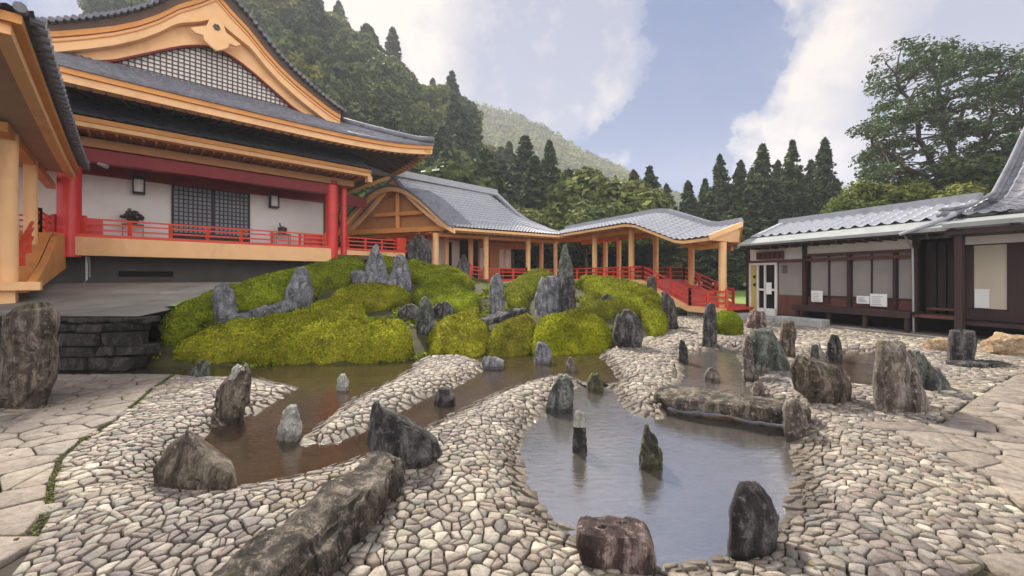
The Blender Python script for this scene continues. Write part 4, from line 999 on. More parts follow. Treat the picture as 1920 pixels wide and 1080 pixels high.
# ------------------------------------------------------------ ochre walkway joining the hall (near, at the picture's side)
walk = empty('roofed_walkway', H(-1.5, 5, .9), 'ochre roofed walkway with pale soffit and square tiled eave, joining the hall deck', 'walkway')
def ez(v): return 4.95+.42*max(0, (v-2.5)/8)**1.6
VE = 10.6
def wt_(a, b):
    v = .9+a; u = .38-4.2*b; t = min(1, max(0, (VE-v)/4.2)); return H(u, v if b < t else VE-4.2*t, ez(v)+.22+1.9*min(b, t)), Vector((0,0,1))
def wroof(a, b):
    v = .9+a*(1); hipv = VE-4.4*b; vv = .9+(hipv-.9)*(a/(VE-.9)); return H(.42-4.4*b, vv, ez(.9+a)*(1-b)+ez(0)*b+.16+2.1*b**1.2), Vector((0,0,1))
tile_sheet(wroof, VE-.9, 4.8, .26, 14).build('tiled_roof', M['tile_dk'], walk)
def wfront(a, b):
    u = .42-a; uu = (.42-4.4*b)+( (-9)-(.42-4.4*b))*(a/9.42); return H(uu, VE-4.4*b, ez(VE)*(1-b)+ez(0)*b+.16+2.1*b**1.2), Vector((0,0,1))
tile_sheet(wfront, 9.42, 4.8, .26, 14).build('tiled_roof', M['tile_dk'], walk)
mb = MB()
i = 0; v = 1.0
while v < VE: mb.cyl(H(.36, v, ez(v)+.19), H(.52, v, ez(v)+.17), .075, k=8); v += .26
u = .3
while u > -9: mb.cyl(H(u, VE-.05, ez(VE)+.19), H(u, VE+.1, ez(VE)+.17), .075, k=8); u -= .26
mb.build('eave_tiles', M['tile_dk'], walk)
mb = MB(); pts = [H(.42-4.4*b, VE-4.4*b, ez(VE)*(1-b)+ez(0)*b+.30+2.1*b**1.2) for b in np.linspace(-.02, 1, 8)]; mb.tube(pts, [.13]*8, 8); mb.build('hip_ridge', M['tile'], walk)
def strip(fr_, pts_a, z0, z1, off0, off1, name, mat, par):
    mb = MB(); V = []
    for (u, v, z, du, dv) in pts_a:
        V += [fr_(u+du*off0, v+dv*off0, z+z0), fr_(u+du*off1, v+dv*off1, z+z0), fr_(u+du*off1, v+dv*off1, z+z1), fr_(u+du*off0, v+dv*off0, z+z1)]
    n = len(pts_a)-1
    mb.add(V, [(i*4+k, (i+1)*4+k, (i+1)*4+(k+1) % 4, i*4+(k+1) % 4) for i in range(n) for k in range(4)]+[(0,1,2,3), (n*4+3, n*4+2, n*4+1, n*4)])
    return mb.build(name, M[mat], par)
path_a = [(.25, v, ez(v), -1, 0) for v in np.linspace(.85, VE-.1, 24)]+[(.25, VE-.1, ez(VE), -1, -1)]+[(u, VE-.1, ez(VE), 0, -1) for u in np.linspace(-1, -9, 10)]
strip(H, path_a, -.02, .12, -.05, .16, 'eave_board', 'orange', walk)
strip(H, path_a, -.19, -.025, .06, .24, 'eave_board', 'orange_lt', walk)
mb = MB()
def wso(i, j):
    v = .9+(VE-.35-.9)*i/20; b = j/4; u = .05-5.5*b; return H(u, v, ez(v)*(1-b)+b*5.15-.06)
mb.grid(wso, 21, 5); mb.build('soffit', M['soffit_pale'], walk)
mb = MB(); mb.box(H, -.66, -.44, -1.6, 6.2, 4.72, 4.92); mb.build('eave_beam', M['orange'], walk)
def rz(v): return curve(v, [(-2,3.0),(1.5,2.95),(5.2,1.5),(6,1.5)])
for (a, b) in ((-.55,5.3),(-.55,2.5),(-3.8,2.4)):
    mb = MB(); mb.cyl(H(a, b, rz(b)-.05), H(a, b, 4.9), .15 if b > 3 else .135, k=22); p = mb.build('post', M['orange_lt'], walk); p.data.shade_smooth(); p.modifiers.new('es', 'EDGE_SPLIT')
# ramp floor and skirt
mb = MB()
vv = [-1.6,-1,0,1,1.5,2.6,4,5.2,5.5]
V = []
for v in vv: V += [H(-4.2, v, rz(v)), H(-.25, v, rz(v)), H(-.25, v, rz(v)-.25), H(-4.2, v, rz(v)-.25)]
n = len(vv)-1
mb.add(V, [(i*4+k, (i+1)*4+k, (i+1)*4+(k+1) % 4, i*4+(k+1) % 4) for i in range(n) for k in range(4)]+[(0,1,2,3), (n*4+3, n*4+2, n*4+1, n*4)])
mb.build('ramp_floor', M['orange'], walk)
mb = MB(); V = []
for v in [0,1,2,3,4,5.72]: V += [H(-.22, v, rz(v)+.02), H(-.08, v, rz(v)+.02), H(-.08, v, curve(v, [(0,1.9),(5.72,1.30)])), H(-.22, v, curve(v, [(0,1.9),(5.72,1.3)]))]
mb.add(V, [(i*4+k, (i+1)*4+k, (i+1)*4+(k+1) % 4, i*4+(k+1) % 4) for i in range(5) for k in range(4)]+[(0,1,2,3), (23,22,21,20)]); mb.build('side_skirt', M['orange'], walk)
mb = MB(); mb.box(H, -4.2, -.02, 5.5, 5.78, 1.30, 1.50); mb.build('floor_edge_board', M['orange_lt'], walk, bevel=.02)
mb = MB(); mb.box(H, -4.2, -.42, 5.2, 5.55, .98, 1.297); mb.build('plinth_board', M['orange_lt'], walk)
mb = MB(); mb.box(H, -4.0, -.6, -1.2, 5.18, .2, 1.25); mb.build('plinth', M['concrete_dk'], walk)
railing(walk, [H(-.5, 5.1, 1.54), H(-.5, 1.5, 2.95), H(-.5, -.9, 3.0)], rails=(.2,.45,.62), step=1.0)
railing(walk, [H(-3.4, 5.3, 1.5), H(-.8, 5.3, 1.5)], rails=(.2,.45,.62), step=1.0)

M['wall_stone'] = rock_mat('dark_wall_stone', (.010,.009,.009), (.035,.03,.027), (.10,.085,.075), (.03,.04,.012), .4)  # very dark stone tones throughout, darker again near the water line
# concrete apron and dry stone retaining wall below the hall
X, Y = np.meshgrid(np.arange(-22, -2.5, .15), np.arange(7.6, 24, .15), indexing='ij')
Z = .87+(Y-7.6)*.095; Z = np.minimum(Z, 1.35)+((Y > 10.9)*.06)-1.2*sm(X, -6.8, -4.5)*(Y < 16)
mb = MB(); na, nb = X.shape
ok_ = (sdpoly(X, Y, MF) > -.12) & ((X < -7.05) | (Y > 8.3)) & (Y < 24)
q = [(i*nb+j, (i+1)*nb+j, (i+1)*nb+j+1, i*nb+j+1) for i in range(na-1) for j in range(nb-1) if ok_[i, j]]
mb.add(np.stack([X, Y, Z], -1).reshape(-1, 3).tolist(), q); o = mb.build('concrete_pavement', M['concrete'], None); tag(o, kind='structure')
wl = MB(); random.seed(5); z = -.35
while z < .80:
    h = random.uniform(.12,.28); h = min(h, .86-z); x = -20
    while x < -7.3:
        w = random.uniform(.3,.75); y0 = 7.45+random.uniform(-.05,.04)
        j = lambda s=.02: random.uniform(-s, s)*2.2
        wl.box8([Vector((x+.012, y0+j(), z+.01)), Vector((x+w-.012, y0+j(), z+.01+j(.015))), Vector((x+w-.012, 7.85, z)), Vector((x+.012, 7.85, z)), Vector((x+.02, y0+j(.03), z+h-.012)), Vector((x+w-.02, y0+j(.03), z+h-.012+j(.012))), Vector((x+w-.01, 7.85, z+h)), Vector((x+.01, 7.85, z+h))])
        x += w
    z += h
o = wl.build('retaining_wall', M['wall_stone'], None, bevel=.02); tag(o, 'dark dry stone retaining wall between the concrete apron and the water', 'wall')

# ------------------------------------------------------------ timber corridor with the long tiled gable roof
C3 = frame((-3.04, 21.0), (.838, .546))
cor = empty('corridor_building', C3(3, -3, .5), 'honey timber corridor building with a curved gable and long grey tiled roof', 'corridor building')
RZ = [(-3.6,7.15),(-2,7.2),(4.4,6.85),(5.0,6.45),(5.8,5.85),(6.8,5.35),(8.4,4.95)]
def r3(side_):
    def fn(a, b):
        s = a*(8.3/9.9); zr = curve(s-1.2*b*0, RZ); s0 = s
        n = 0.25-3.25*b if side_ > 0 else -6.25+3.25*b
        ze = 4.18
        if b < .28: z = ze+(b/.28)*.55*(zr-ze)/2.9
        else: z = ze+.55*(zr-ze)/2.9+.07+(zr-ze-.62*(zr-ze)/2.9)*((b-.28)/.72)**1.12
        ss = s-2.15*(b if side_ > 0 else 2-b)*max(0, 1-a/9.9)**1.5
        return C3(ss, n, z), (C3.N*side_*.5+Vector((0,0,.85)))
    return fn
tile_sheet(r3(1), 9.9, 4.4, .25, 18, amp=.04, rowamp=.04).build('tiled_roof', M['tile'], cor)
tile_sheet(r3(-1), 9.9, 4.4, .25, 18, amp=.03).build('tiled_roof', M['tile'], cor)
mb = MB(); ss = list(np.linspace(-3.5, 4.4, 10))
for s0, s1 in zip(ss[:-1], ss[1:]):
    mb.beam(C3(s0, -3, curve(s0, RZ)+.12), C3(s1, -3, curve(s1, RZ)+.12), .34, .3); mb.beam(C3(s0, -3, curve(s0, RZ)+.30), C3(s1, -3, curve(s1, RZ)+.30), .2, .08)
mb.build('roof_ridge', M['tile'], cor)
mb = MB(); ss = list(np.linspace(4.4, 8.4, 9))
for s0, s1 in zip(ss[:-1], ss[1:]): mb.beam(C3(s0, -3, curve(s0, RZ)+.05), C3(s1, -3, curve(s1, RZ)+.05), .26, .16)
mb.build('roof_ridge', M['tile'], cor)
mb = MB()
# front eave boards
mb.box(C3, 0, 8.0, .05, .2, 4.02, 4.15); mb.build('eave_board', M['orange_lt'], cor)
mb = MB(); mb.box(C3, .1, 7.8, -.25, .04, 3.95, 4.05); mb.build('eave_board', M['wood'], cor)
# gable verge: curved boards on the end facing the hall
def verge(parent, s_of, n0, pk_s, zf, w, name, mat, th=.14, dn=0.0, up=0.0):
    mb = MB(); V = []; n = 20
    for i in range(n+1):
        b = i/n; p = zf(b); V += [p+Vector((0,0,up)), p+C3.E*-th+Vector((0,0,up)), p+C3.E*-th+Vector((0,0,up-w)), p+Vector((0,0,up-w))]
    mb.add(V, [(i*4+k, (i+1)*4+k, (i+1)*4+(k+1) % 4, i*4+(k+1) % 4) for i in range(n) for k in range(4)]+[(0,1,2,3), (n*4+3, n*4+2, n*4+1, n*4)])
    return mb.build(name, M[mat], parent)
def g1(b): p, _ = r3(1)(0, b); return p
def g2(b): p, _ = r3(-1)(0, b); return p
for g in (g1, g2):
    verge(cor, None, 0, 0, g, .10, 'verge_tiles', 'tile_dk', .16, up=.04)
    verge(cor, None, 0, 0, g, .26, 'barge_board', 'orange_lt', .10, up=-.07)
# lower front gable (curved, over the entrance) with its own roof piece
def low_gable(b, sgn):
    # b 0 = foot, 1 = peak
    z = 4.22+2.35*math.sin(b*math.pi/2)**1.15*(1 if True else 0); n = .15-3.1*b if sgn > 0 else -6.05+3.1*b
    return C3((-2.25*b if sgn > 0 else -4.5+2.25*b)-.12, n, z)
for sgn in (1, -1):
    f_ = lambda b, s=sgn: low_gable(b, s)
    verge(cor, None, 0, 0, f_, .10, 'verge_tiles', 'tile_dk', .2, up=.08)
    verge(cor, None, 0, 0, f_, .24, 'barge_board', 'orange_lt', .12, up=-.03)
    mb = MB(); mb.grid(lambda i, j: low_gable(i/14, sgn)+C3.E*(j*.28)+Vector((0,0,.03)), 15, 6); mb.build('gable_roof', M['tile_dk'], cor)
    mb = MB(); mb.grid(lambda i, j: low_gable(i/14, sgn)+C3.E*(j*.2)+Vector((0,0,-.2)), 15, 8); mb.build('gable_ceiling', M['wood'], cor)
# underside of the main roof
mb = MB(); mb.grid(lambda i, j: C3(.1-1.9*j/6+(7.8+1.9*j/6)*i/20, .1-3.1*j/6, 4.02), 21, 7); mb.grid(lambda i, j: C3(-1.8-1.9*j/6+(9.7+1.9*j/6)*i/20, -3.0-3.1*j/6, 4.02), 21, 7); 
s = -1.2
while s < 7.8: mb.box(C3, s-.035, s+.035, -6, min(0.1, s*1.4), 3.93, 4.01); s += .4
mb.build('ceiling', M['wood'], cor)
mb = MB()
for sgn in (1, -1):
    mb.grid(lambda i, j: (lambda p: Vector((p.x, p.y, 4.05+(p.z-.25-4.05)*j/3)))(low_gable(i/14, sgn)+C3.E*.75), 15, 4)
mb.build('gable_wall', M['wood'], cor)
mb = MB(); mb.beam(C3(-.1,-.6,4.2), C3(-3.9,-5.6,4.2), .18, .26); mb.beam(C3(-1.95,-3,4.3), C3(-1.95,-3,6.3), .2, .2); mb.beam(C3(-1.0,-1.7,5.1), C3(-2.9,-4.2,5.1), .16, .2); mb.build('tie_beam', M['orange'], cor)
mb = MB(); mb.box(C3, -.75, 7.9, -1.1, -.9, 3.78, 3.96); mb.box(C3, -2, 7.9, -5.1, -4.9, 3.78, 3.96); mb.build('head_beam', M['orange'], cor, bevel=.01)
def f3(s): return curve(s, [(-2,2.4),(-.5,2.2),(2.0,1.5),(9,1.5)])
for (s, n, r_) in ((-.56,-1,.165),(2.49,-1,.16),(5.45,-1,.15),(2.45,-2.8,.15),(.95,-3.0,.14),(5.2,-4.9,.14),(8.0,-3,.14),(7.6,-1,.13),(-.3,-4.9,.14)):
    mb = MB(); mb.cyl(C3(s, n, f3(s)-.1), C3(s, n, 3.95), r_, k=20); p = mb.build('post', M['orange_lt'], cor); p.data.shade_smooth(); p.modifiers.new('es', 'EDGE_SPLIT')
mb = MB(); V = []
vv = [-2.2,-.5,.7,2,4,6,8.3]
for s in vv: V += [C3(s,-5.4,f3(s)), C3(s,-.8,f3(s)), C3(s,-.8,f3(s)-.16), C3(s,-5.4,f3(s)-.16)]
mb.add(V, [(i*4+k, (i+1)*4+k, (i+1)*4+(k+1) % 4, i*4+(k+1) % 4) for i in range(6) for k in range(4)]+[(0,1,2,3), (27,26,25,24)]); mb.build('floor', M['rail_red'], cor)
railing(cor, [C3(1.5,-.95,1.62), C3(2.4,-.95,1.5), C3(5.3,-.95,1.5), C3(7.9,-.95,1.5)], rails=(.2,.42,.6), step=1.0)
railing(cor, [C3(2.4,-4.9,1.5), C3(7.9,-4.9,1.5)], rails=(.2,.42,.6), step=1.0)
# back wall pieces of the corridor
mb = MB(); mb.box(C3, -.6, 2.3, -4.2, -4.05, 2.0, 3.95); mb.build('wall', M['plaster'], cor)
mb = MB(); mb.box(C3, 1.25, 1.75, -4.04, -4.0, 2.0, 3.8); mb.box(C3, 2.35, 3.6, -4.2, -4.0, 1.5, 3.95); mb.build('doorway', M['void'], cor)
mb = MB(); mb.box(C3, 3.6, 3.75, -4.2, -4.0, 1.5, 3.95); mb.box(C3, 4.5, 5.2, -4.2, -4.0, 1.5, 3.95); mb.box(C3, 3.75, 7.9, -4.15, -4.05, 3.55, 3.95); mb.box(C3, 3.75, 4.5, -4.15, -4.05, 1.5, 2.1); mb.build('timber_panel', M['wood'], cor)
mb = MB(); mb.box(C3, 3.85, 4.4, -4.5, -4.45, 2.1, 3.55); mb.build('window', M['paper'], cor)
for s in (5.5, 6.0):
    mb = MB(); mb.box(C3, s, s+.34, -4.5, -4.45, 2.3, 3.5); mb.build('window', M['paper'], cor)
mb = MB(); mb.box(C3, 5.35, 6.5, -4.6, -4.52, 2.2, 3.6); mb.build('window_frame', M['orange_lt'], cor)

# ------------------------------------------------------------ covered bridge walkway down to the house
def F4(a, b, z): return Vector((3.1+a*.44+b*.898, 25-a*.898+b*.44, z))   # b away from the garden
F4.E = Vector((.44,-.898,0)); F4.N = Vector((-.898,-.44,0))
br = empty('covered_walkway', F4(6, 1.7, .4), 'covered walkway with undulating grey roof stepping down to a red railed ramp', 'covered walkway')
EZ4 = [(-2.5,4.12),(0,4.1),(5.9,4.08),(6.6,3.95),(8.9,3.06),(9.4,2.98),(10.5,3.02),(12.0,3.12)]
def e4(a): return curve(a, EZ4)
def rise(a): return .92
for sg in (1, -1):
    def fn(a, b, sg=sg):
        en = (10.6-.3*b) if sg > 0 else (8.6+1.7*b)
        s = -2.4+a*(en+2.4)/13.0; n = -.35+2.25*b if sg > 0 else 4.15-2.25*b; return F4(s, n, e4(s)+.11+.66*b**1.1), Vector((0,0,1))
    tile_sheet(fn, 13.0, 2.5, .3, 9, amp=.05, rowamp=.035).build('tiled_roof', M['tile'], br)
mb = MB(); ss = list(np.linspace(-2.4, 10.35, 28))
for s0, s1 in zip(ss[:-1], ss[1:]): mb.beam(F4(s0, 1.9, e4(s0)+.86), F4(s1, 1.9, e4(s1)+.86), .26, .2); mb.beam(F4(s0, 1.9, e4(s0)+.985), F4(s1, 1.9, e4(s1)+.985), .15, .06)
mb.build('roof_ridge', M['tile'], br)
def strip4(b0, b1, z0, z1, name, mat, sa=-2.2, sb=10.5):
    mb = MB(); V = []; ss = np.linspace(sa, sb, 34)
    for s in ss: V += [F4(s,b0,e4(s)+z0), F4(s,b1,e4(s)+z0), F4(s,b1,e4(s)+z1), F4(s,b0,e4(s)+z1)]
    n = len(ss)-1
    mb.add(V, [(i*4+k, (i+1)*4+k, (i+1)*4+(k+1) % 4, i*4+(k+1) % 4) for i in range(n) for k in range(4)]+[(0,1,2,3), (n*4+3, n*4+2, n*4+1, n*4)]); return mb.build(name, M[mat], br)
strip4(-.3, -.17, -.02, .1, 'eave_board', 'orange_lt'); strip4(3.97, 4.1, -.02, .1, 'eave_board', 'orange_lt', sb=8.6)
strip4(-.16, 1.9, .0, .04, 'ceiling', 'wood', sb=10.3); strip4(1.9, 3.96, .0, .04, 'ceiling', 'wood', sb=8.9)
strip4(.6, .78, -.24, -.04, 'head_beam', 'orange'); strip4(3.0, 3.18, -.24, -.04, 'head_beam', 'orange', sb=9.1)
mb = MB(); s = -2
while s < 10.3: mb.beam(F4(s, -.15, e4(s)-.05), F4(s, 3.95 if s < 8.7 else 1.9, e4(s)-.05), .06, .08); s += .4
mb.build('rafters', M['wood'], br)
# gable at the house end
mb = MB()
for sg in (1, -1):
    n0, n1 = (-.4, 1.9) if sg > 0 else (4.2, 1.9)
    p0, p1 = F4(10.65 if sg > 0 else 8.65, n0, e4(10.6)+.08), F4(10.38, n1, e4(10.4)+.75); mb.beam(p0, p1, .07, .2)
mb.build('barge_board', M['orange_lt'], br)
mb = MB(); mb.add([F4(10.5, -.3, e4(10.5)), F4(10.25, 1.9, e4(10.5)), F4(8.55, 4.1, e4(10.5)), F4(10.25, 1.9, e4(10.5)+.7)], [(0,1,3), (1,2,3)]); mb.build('gable_wall', M['orange_lt'], br)
def f4(s): return curve(s, [(-3,1.5),(6.3,1.5),(9.0,.42),(12.4,.42)])
for (s, n) in ((2.3,.7),(5.29,.7),(7.5,.7),(10.39,.7),(.3,3.1),(1.58,3.1),(4.57,3.1),(6.9,3.1)):
    if (s, n) == (7.5, .7): continue
    mb = MB(); mb.cyl(F4(s, n, f4(s)-.1), F4(s, n, e4(s)-.04), .145, k=20); p = mb.build('post', M['orange_lt'], br); p.data.shade_smooth(); p.modifiers.new('es', 'EDGE_SPLIT')
mb = MB(); V = []; vv = [-2.4, 2, 6.3, 9.0, 10.75]
for s in vv: V += [F4(s,.45,f4(s)), F4(s,3.4,f4(s)), F4(s,3.4,f4(s)-.1), F4(s,.45,f4(s)-.1)]
mb.add(V, [(i*4+k, (i+1)*4+k, (i+1)*4+(k+1) % 4, i*4+(k+1) % 4) for i in range(4) for k in range(4)]+[(0,1,2,3), (19,18,17,16)]); mb.build('floor', M['rail_red'], br)
mb = MB(); V = []
for s in vv: V += [F4(s,.38,f4(s)-.02), F4(s,.44,f4(s)-.02), F4(s,.44,f4(s)-.26), F4(s,.38,f4(s)-.26)]
mb.add(V, [(i*4+k, (i+1)*4+k, (i+1)*4+(k+1) % 4, i*4+(k+1) % 4) for i in range(4) for k in range(4)]+[(0,1,2,3), (19,18,17,16)]); mb.build('floor_edge_beam', M['orange_lt'], br)
mb = MB(); mb.box(F4, 8.8, 11.3, .6, 3.3, -.1, .2); mb.build('plinth', M['granite'], br)
for n in (.52, 3.3):
    railing(br, [F4(-1,n,1.5), F4(6.3,n,1.5), F4(9.0,n,.42)]+([F4(10.7,n,.42)] if n < 1 else []), rails=(.18,.40,.62), step=.95)
# ------------------------------------------------------------ dark timber house
def R5(a, b, z): return Vector((8.97+a*.363+b*.932, 15.5-a*.932+b*.363, z))   # a along the facade towards the viewer, b into the house
R5.E = Vector((.363,-.932,0))
ho = empty('timber_house', R5(4, 2.5, 0), 'low dark timber house with papered windows and a pale metal eave under grey tiles', 'house')
EV = 2.88
def hr(a, b): return R5(-.15+a, .62+1.68*b, 3.14+.60*b), Vector((0,0,1))
tile_sheet(hr, 5.78, 2.0, .34, 6, amp=.085, rowamp=.018).build('tiled_roof', M['tile'], ho)
def hrb(a, b): return R5(-.15+a, 4.1-1.75*b, 3.08+.66*b), Vector((0,0,1))
tile_sheet(hrb, 5.75, 2.0, .28, 6, amp=.05).build('tiled_roof', M['tile'], ho)
mb = MB(); mb.beam(R5(-.3,2.33,3.80), R5(5.38,2.33,3.80), .3, .2); mb.beam(R5(-.32,2.33,3.93), R5(5.4,2.33,3.93), .2, .07); mb.build('roof_ridge', M['tile'], ho)
mb = MB(); mb.beam(R5(-.2,.6,3.14), R5(-.2,2.3,3.77), .2, .14); mb.build('verge_tiles', M['tile'], ho)
mb = MB(); mb.add([R5(-.4,-.02,EV), R5(5.6,-.02,EV), R5(5.6,.8,3.20), R5(-.4,.8,3.20), R5(-.4,-.02,EV-.07), R5(5.6,-.02,EV-.1), R5(5.6,.8,3.05), R5(-.4,.8,3.05)], [(0,1,2,3),(7,6,5,4),(4,5,1,0),(5,6,2,1),(6,7,3,2),(7,4,0,3)]); mb.build('metal_eave', M['copper'], ho)
mb = MB(); mb.box(R5, -.3, 5.9, .02, .95, 2.74, 2.80)
a = -.2
while a < 5.8: mb.box(R5, a, a+.05, .03, .95, 2.68, 2.74); a += .36
mb.build('eave_soffit', M['dark_wood'], ho)
# facade
mb = MB(); mb.box(R5, -.62, 1.5, .95, 1.05, 2.25, 2.72); mb.box(R5, 1.6, 4.55, .95, 1.05, 2.42, 2.72); mb.build('plaster_band', M['plaster'], ho)
for a0 in (-.72, 1.5, 4.55):
    mb = MB(); mb.box(R5, a0, a0+.12, .86, 1.0, .05, 2.74); mb.build('post', M['dark_wood'], ho)
mb = MB(); mb.box(R5, -.62, 4.6, .88, .99, 2.16, 2.26); mb.box(R5, 1.62, 4.55, .9, 1.0, 2.33, 2.42); mb.build('lintel', M['brown_wood'], ho)
mb = MB(); mb.box(R5, .58, 1.5, .96, 1.06, .95, 2.16); mb.build('wall_panel', M['blind_and_shade'], ho)  # white wall panel, its shade put in as the grey window colour
mb = MB(); mb.box(R5, .55, 1.5, .93, 1.05, .2, .95); mb.build('dado', M['brown_wood'], ho)
mb = MB(); mb.box(R5, .72, .90, .93, .958, 1.75, 2.05); mb.build('notice', M['concrete_dk'], ho)
# name board above the door: brown plate, dark characters too weathered to read
mb = MB(); mb.box(R5, -.22, .85, .80, .86, 2.30, 2.58); o = mb.build('name_board', M['brown_wood'], None); tag(o, 'worn brown name board above the white framed door', 'sign')
random.seed(3)
for k in range(5):
    a = -.1+k*.19; mb = MB()
    for s_ in range(4): mb.box(R5, a+random.uniform(0,.05), a+random.uniform(.07,.13), .792, .799, 2.34+.05*s_, 2.36+.05*s_)
    mb.box(R5, a+.05, a+.07, .788, .7915, 2.34, 2.54)
    mb.build('character', M['void'], o)
# door
d_ = MB(); 
for (a0, a1, z0, z1) in ((-.60,-.55,.12,2.14),(-.26,-.20,.12,2.14),(.04,.1,.12,2.14),(.47,.55,.12,2.14),(-.6,.55,2.08,2.16),(-.2,.55,.12,.40),(-.2,.5,1.08,1.16)):
    d_.box(R5, a0, a1, .88, .94, z0, z1)
dr = d_.build('door', M['white'], ho)
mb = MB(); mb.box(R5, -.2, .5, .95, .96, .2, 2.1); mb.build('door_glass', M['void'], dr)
mb = MB(); mb.box(R5, -.55, -.26, .95, .97, .16, 2.08); mb.build('side_panel', M['yellow'], dr)
mb = MB(); 
for z0 in (1.3, 1.62): mb.cyl(R5(-.4,.945,z0), R5(-.4,.935,z0), .07, k=10)
mb.build('panel_emblem', M['bronze'], dr)
mb = MB(); mb.box(R5, .14, .36, .86, .875, .95, 1.4); mb.build('paper_notice', M['paper'], dr)
# windows
for (a0, a1, mt) in ((1.72,2.28,'blind_and_shade'),(2.34,2.86,'blind_and_shade'),(3.0,3.5,'blind_and_shade'),(3.54,4.06,'blind_and_shade'),(4.18,4.55,'blind_and_shade')):
    mb = MB(); mb.box(R5, a0, a1, 1.0, 1.03, .98, 2.33); w_ = mb.build('window', M[mt], ho)
    mb = MB(); mb.box(R5, a0-.03, a0, .97, 1.03, .72, 2.33); mb.box(R5, a1, a1+.03, .97, 1.03, .72, 2.33); mb.box(R5, a0, a1, .97, 1.03, .93, .98); mb.build('window_frame', M['dark_wood'], w_)
mb = MB(); mb.box(R5, 1.62, 4.6, 1.0, 1.05, .5, .93); mb.build('dado', M['brown_wood'], ho)
mb = MB(); mb.box(R5, 2.88, 2.98, .9, 1.0, .5, 2.33); mb.box(R5, 4.08, 4.16, .9, 1.0, .5, 2.33); mb.build('mullion', M['dark_wood'], ho)
for (a0, a1, z0, z1, lab) in ((1.86,2.22,.76,1.14,'white notice propped on the veranda by the door end window'),(3.22,3.56,.78,1.02,'low white notice with dark print on the veranda sill'),(3.58,4.0,.72,1.10,'larger white notice with a pale drawing on the veranda')):
    mb = MB(); mb.box(R5, a0, a1, .78, .80, z0, z1); o = mb.build('notice', M['paper'], None); tag(o, lab, 'notice')
    mb = MB(); random.seed(int(a0*10))
    for k in range(5): mb.box(R5, a0+.05, a1-.06-random.random()*.12, .774, .7795, z0+.05+k*(z1-z0-.08)/5, z0+.065+k*(z1-z0-.08)/5)
    mb.build('print', M['metal'], o)
# veranda
mb = MB(); mb.box(R5, 1.5, 4.75, .3, 1.0, .56, .64); mb.box(R5, 1.5, 4.75, .3, .36, .46, .56); vr = mb.build('veranda', M['dark_wood'], ho)
for a in (1.6, 2.6, 3.6, 4.6):
    mb = MB(); mb.box(R5, a, a+.09, .36, .45, 0, .56); mb.build('veranda_post', M['dark_wood'], vr)
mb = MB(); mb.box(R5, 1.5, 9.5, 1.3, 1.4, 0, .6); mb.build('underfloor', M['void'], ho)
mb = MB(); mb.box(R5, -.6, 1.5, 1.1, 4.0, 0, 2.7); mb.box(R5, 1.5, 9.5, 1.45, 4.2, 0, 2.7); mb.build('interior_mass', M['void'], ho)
# recess with board wall, second stretch of facade
mb = MB(); mb.box(R5, 4.67, 5.6, 1.28, 1.4, .5, 2.6)
mb.build('board_wall', M['dark_wood'], ho)
for a in (4.85, 5.05, 5.25, 5.45):
    mb = MB(); mb.box(R5, a, a+.07, 1.2, 1.28, .5, 2.6); mb.build('batten', M['black'], ho)
mb = MB(); mb.box(R5, 4.75, 5.6, .45, 1.28, .5, .58); mb.box(R5, 4.85, 5.5, .9, 1.25, .7, .76); mb.build('recess_floor', M['brown_wood'], ho)
for (a, b, w) in ((5.70,.12,.15),(5.46,.85,.13)):
    mb = MB(); mb.box(R5, a, a+w, b, b+w, .12, 2.78); mb.build('porch_post', M['dark_wood'], ho, bevel=.01)
mb = MB(); mb.box(R5, 5.65, 5.9, .06, .33, 0, .14); mb.build('post_base', M['granite'], ho)
mb = MB(); mb.box(R5, 5.52, 5.64, .95, 1.05, .5, 2.6); mb.box(R5, 6.36, 9.5, .95, 1.1, .5, 2.62); mb.box(R5, 5.6, 9.5, .98, 1.1, .5, .78); mb.build('facade_boards', M['dark_wood'], ho)
mb = MB(); mb.box(R5, 5.6, 9.5, .93, 1.03, 2.45, 2.66); mb.build('plaster_band', M['plaster'], ho)
mb = MB(); mb.box(R5, 5.66, 6.34, 1.0, 1.03, .8, 2.42); w_ = mb.build('window', M['blind_and_shade2'], ho)
mb = MB(); mb.box(R5, 5.64, 5.74, .96, .99, .8, 2.42); mb.box(R5, 6.32, 6.36, .96, .99, .8, 2.42); mb.build('window_frame', M['dark_wood'], w_)
mb = MB(); mb.box(R5, 5.76, 6.02, .97, .985, .82, 1.3); mb.build('notice', M['paper'], w_)
mb = MB(); mb.box(R5, 5.65, 9.5, .35, .93, .40, .48); mb.build('veranda', M['dark_wood'], ho)
# taller roof of the second stretch
mb = MB(); mb.add([R5(5.55,-.05,2.95), R5(10,-.05,2.95), R5(10,.8,3.16), R5(5.55,.8,3.16), R5(5.55,-.05,2.84), R5(10,-.05,2.84), R5(10,.8,3.0), R5(5.55,.8,3.0)], [(0,1,2,3),(7,6,5,4),(4,5,1,0),(5,6,2,1),(6,7,3,2),(7,4,0,3)]); mb.build('metal_eave', M['copper'], ho)
BR = [(0,3.17),(.3,3.42),(.52,3.82),(.69,4.62),(.94,5.97),(1,6.3)]
def br2(a, b): return R5(5.4+a, .55+4.75*b, curve(b, BR)), Vector((-.3,-.1,.9)).normalized()
tile_sheet(br2, 5, 5.4, .28, 18, amp=.05).build('tiled_roof', M['tile_dk'], ho)
mb = MB(); pts = [br2(0, b)[0]+Vector((0,0,.06)) for b in np.linspace(-.06, 1, 12)]; mb.tube(pts, [.10]*12, 8); mb.tube([p+Vector((0,0,.13)) for p in pts], [.06]*12, 6); mb.build('verge_ridge', M['tile_dk'], ho, smooth=True)
mb = MB(); V = []
for b in np.linspace(0, 1, 12): V += [br2(.05, b)[0]+Vector((0,0,-.04)), R5(5.45, .55+4.75*b, 2.9)]
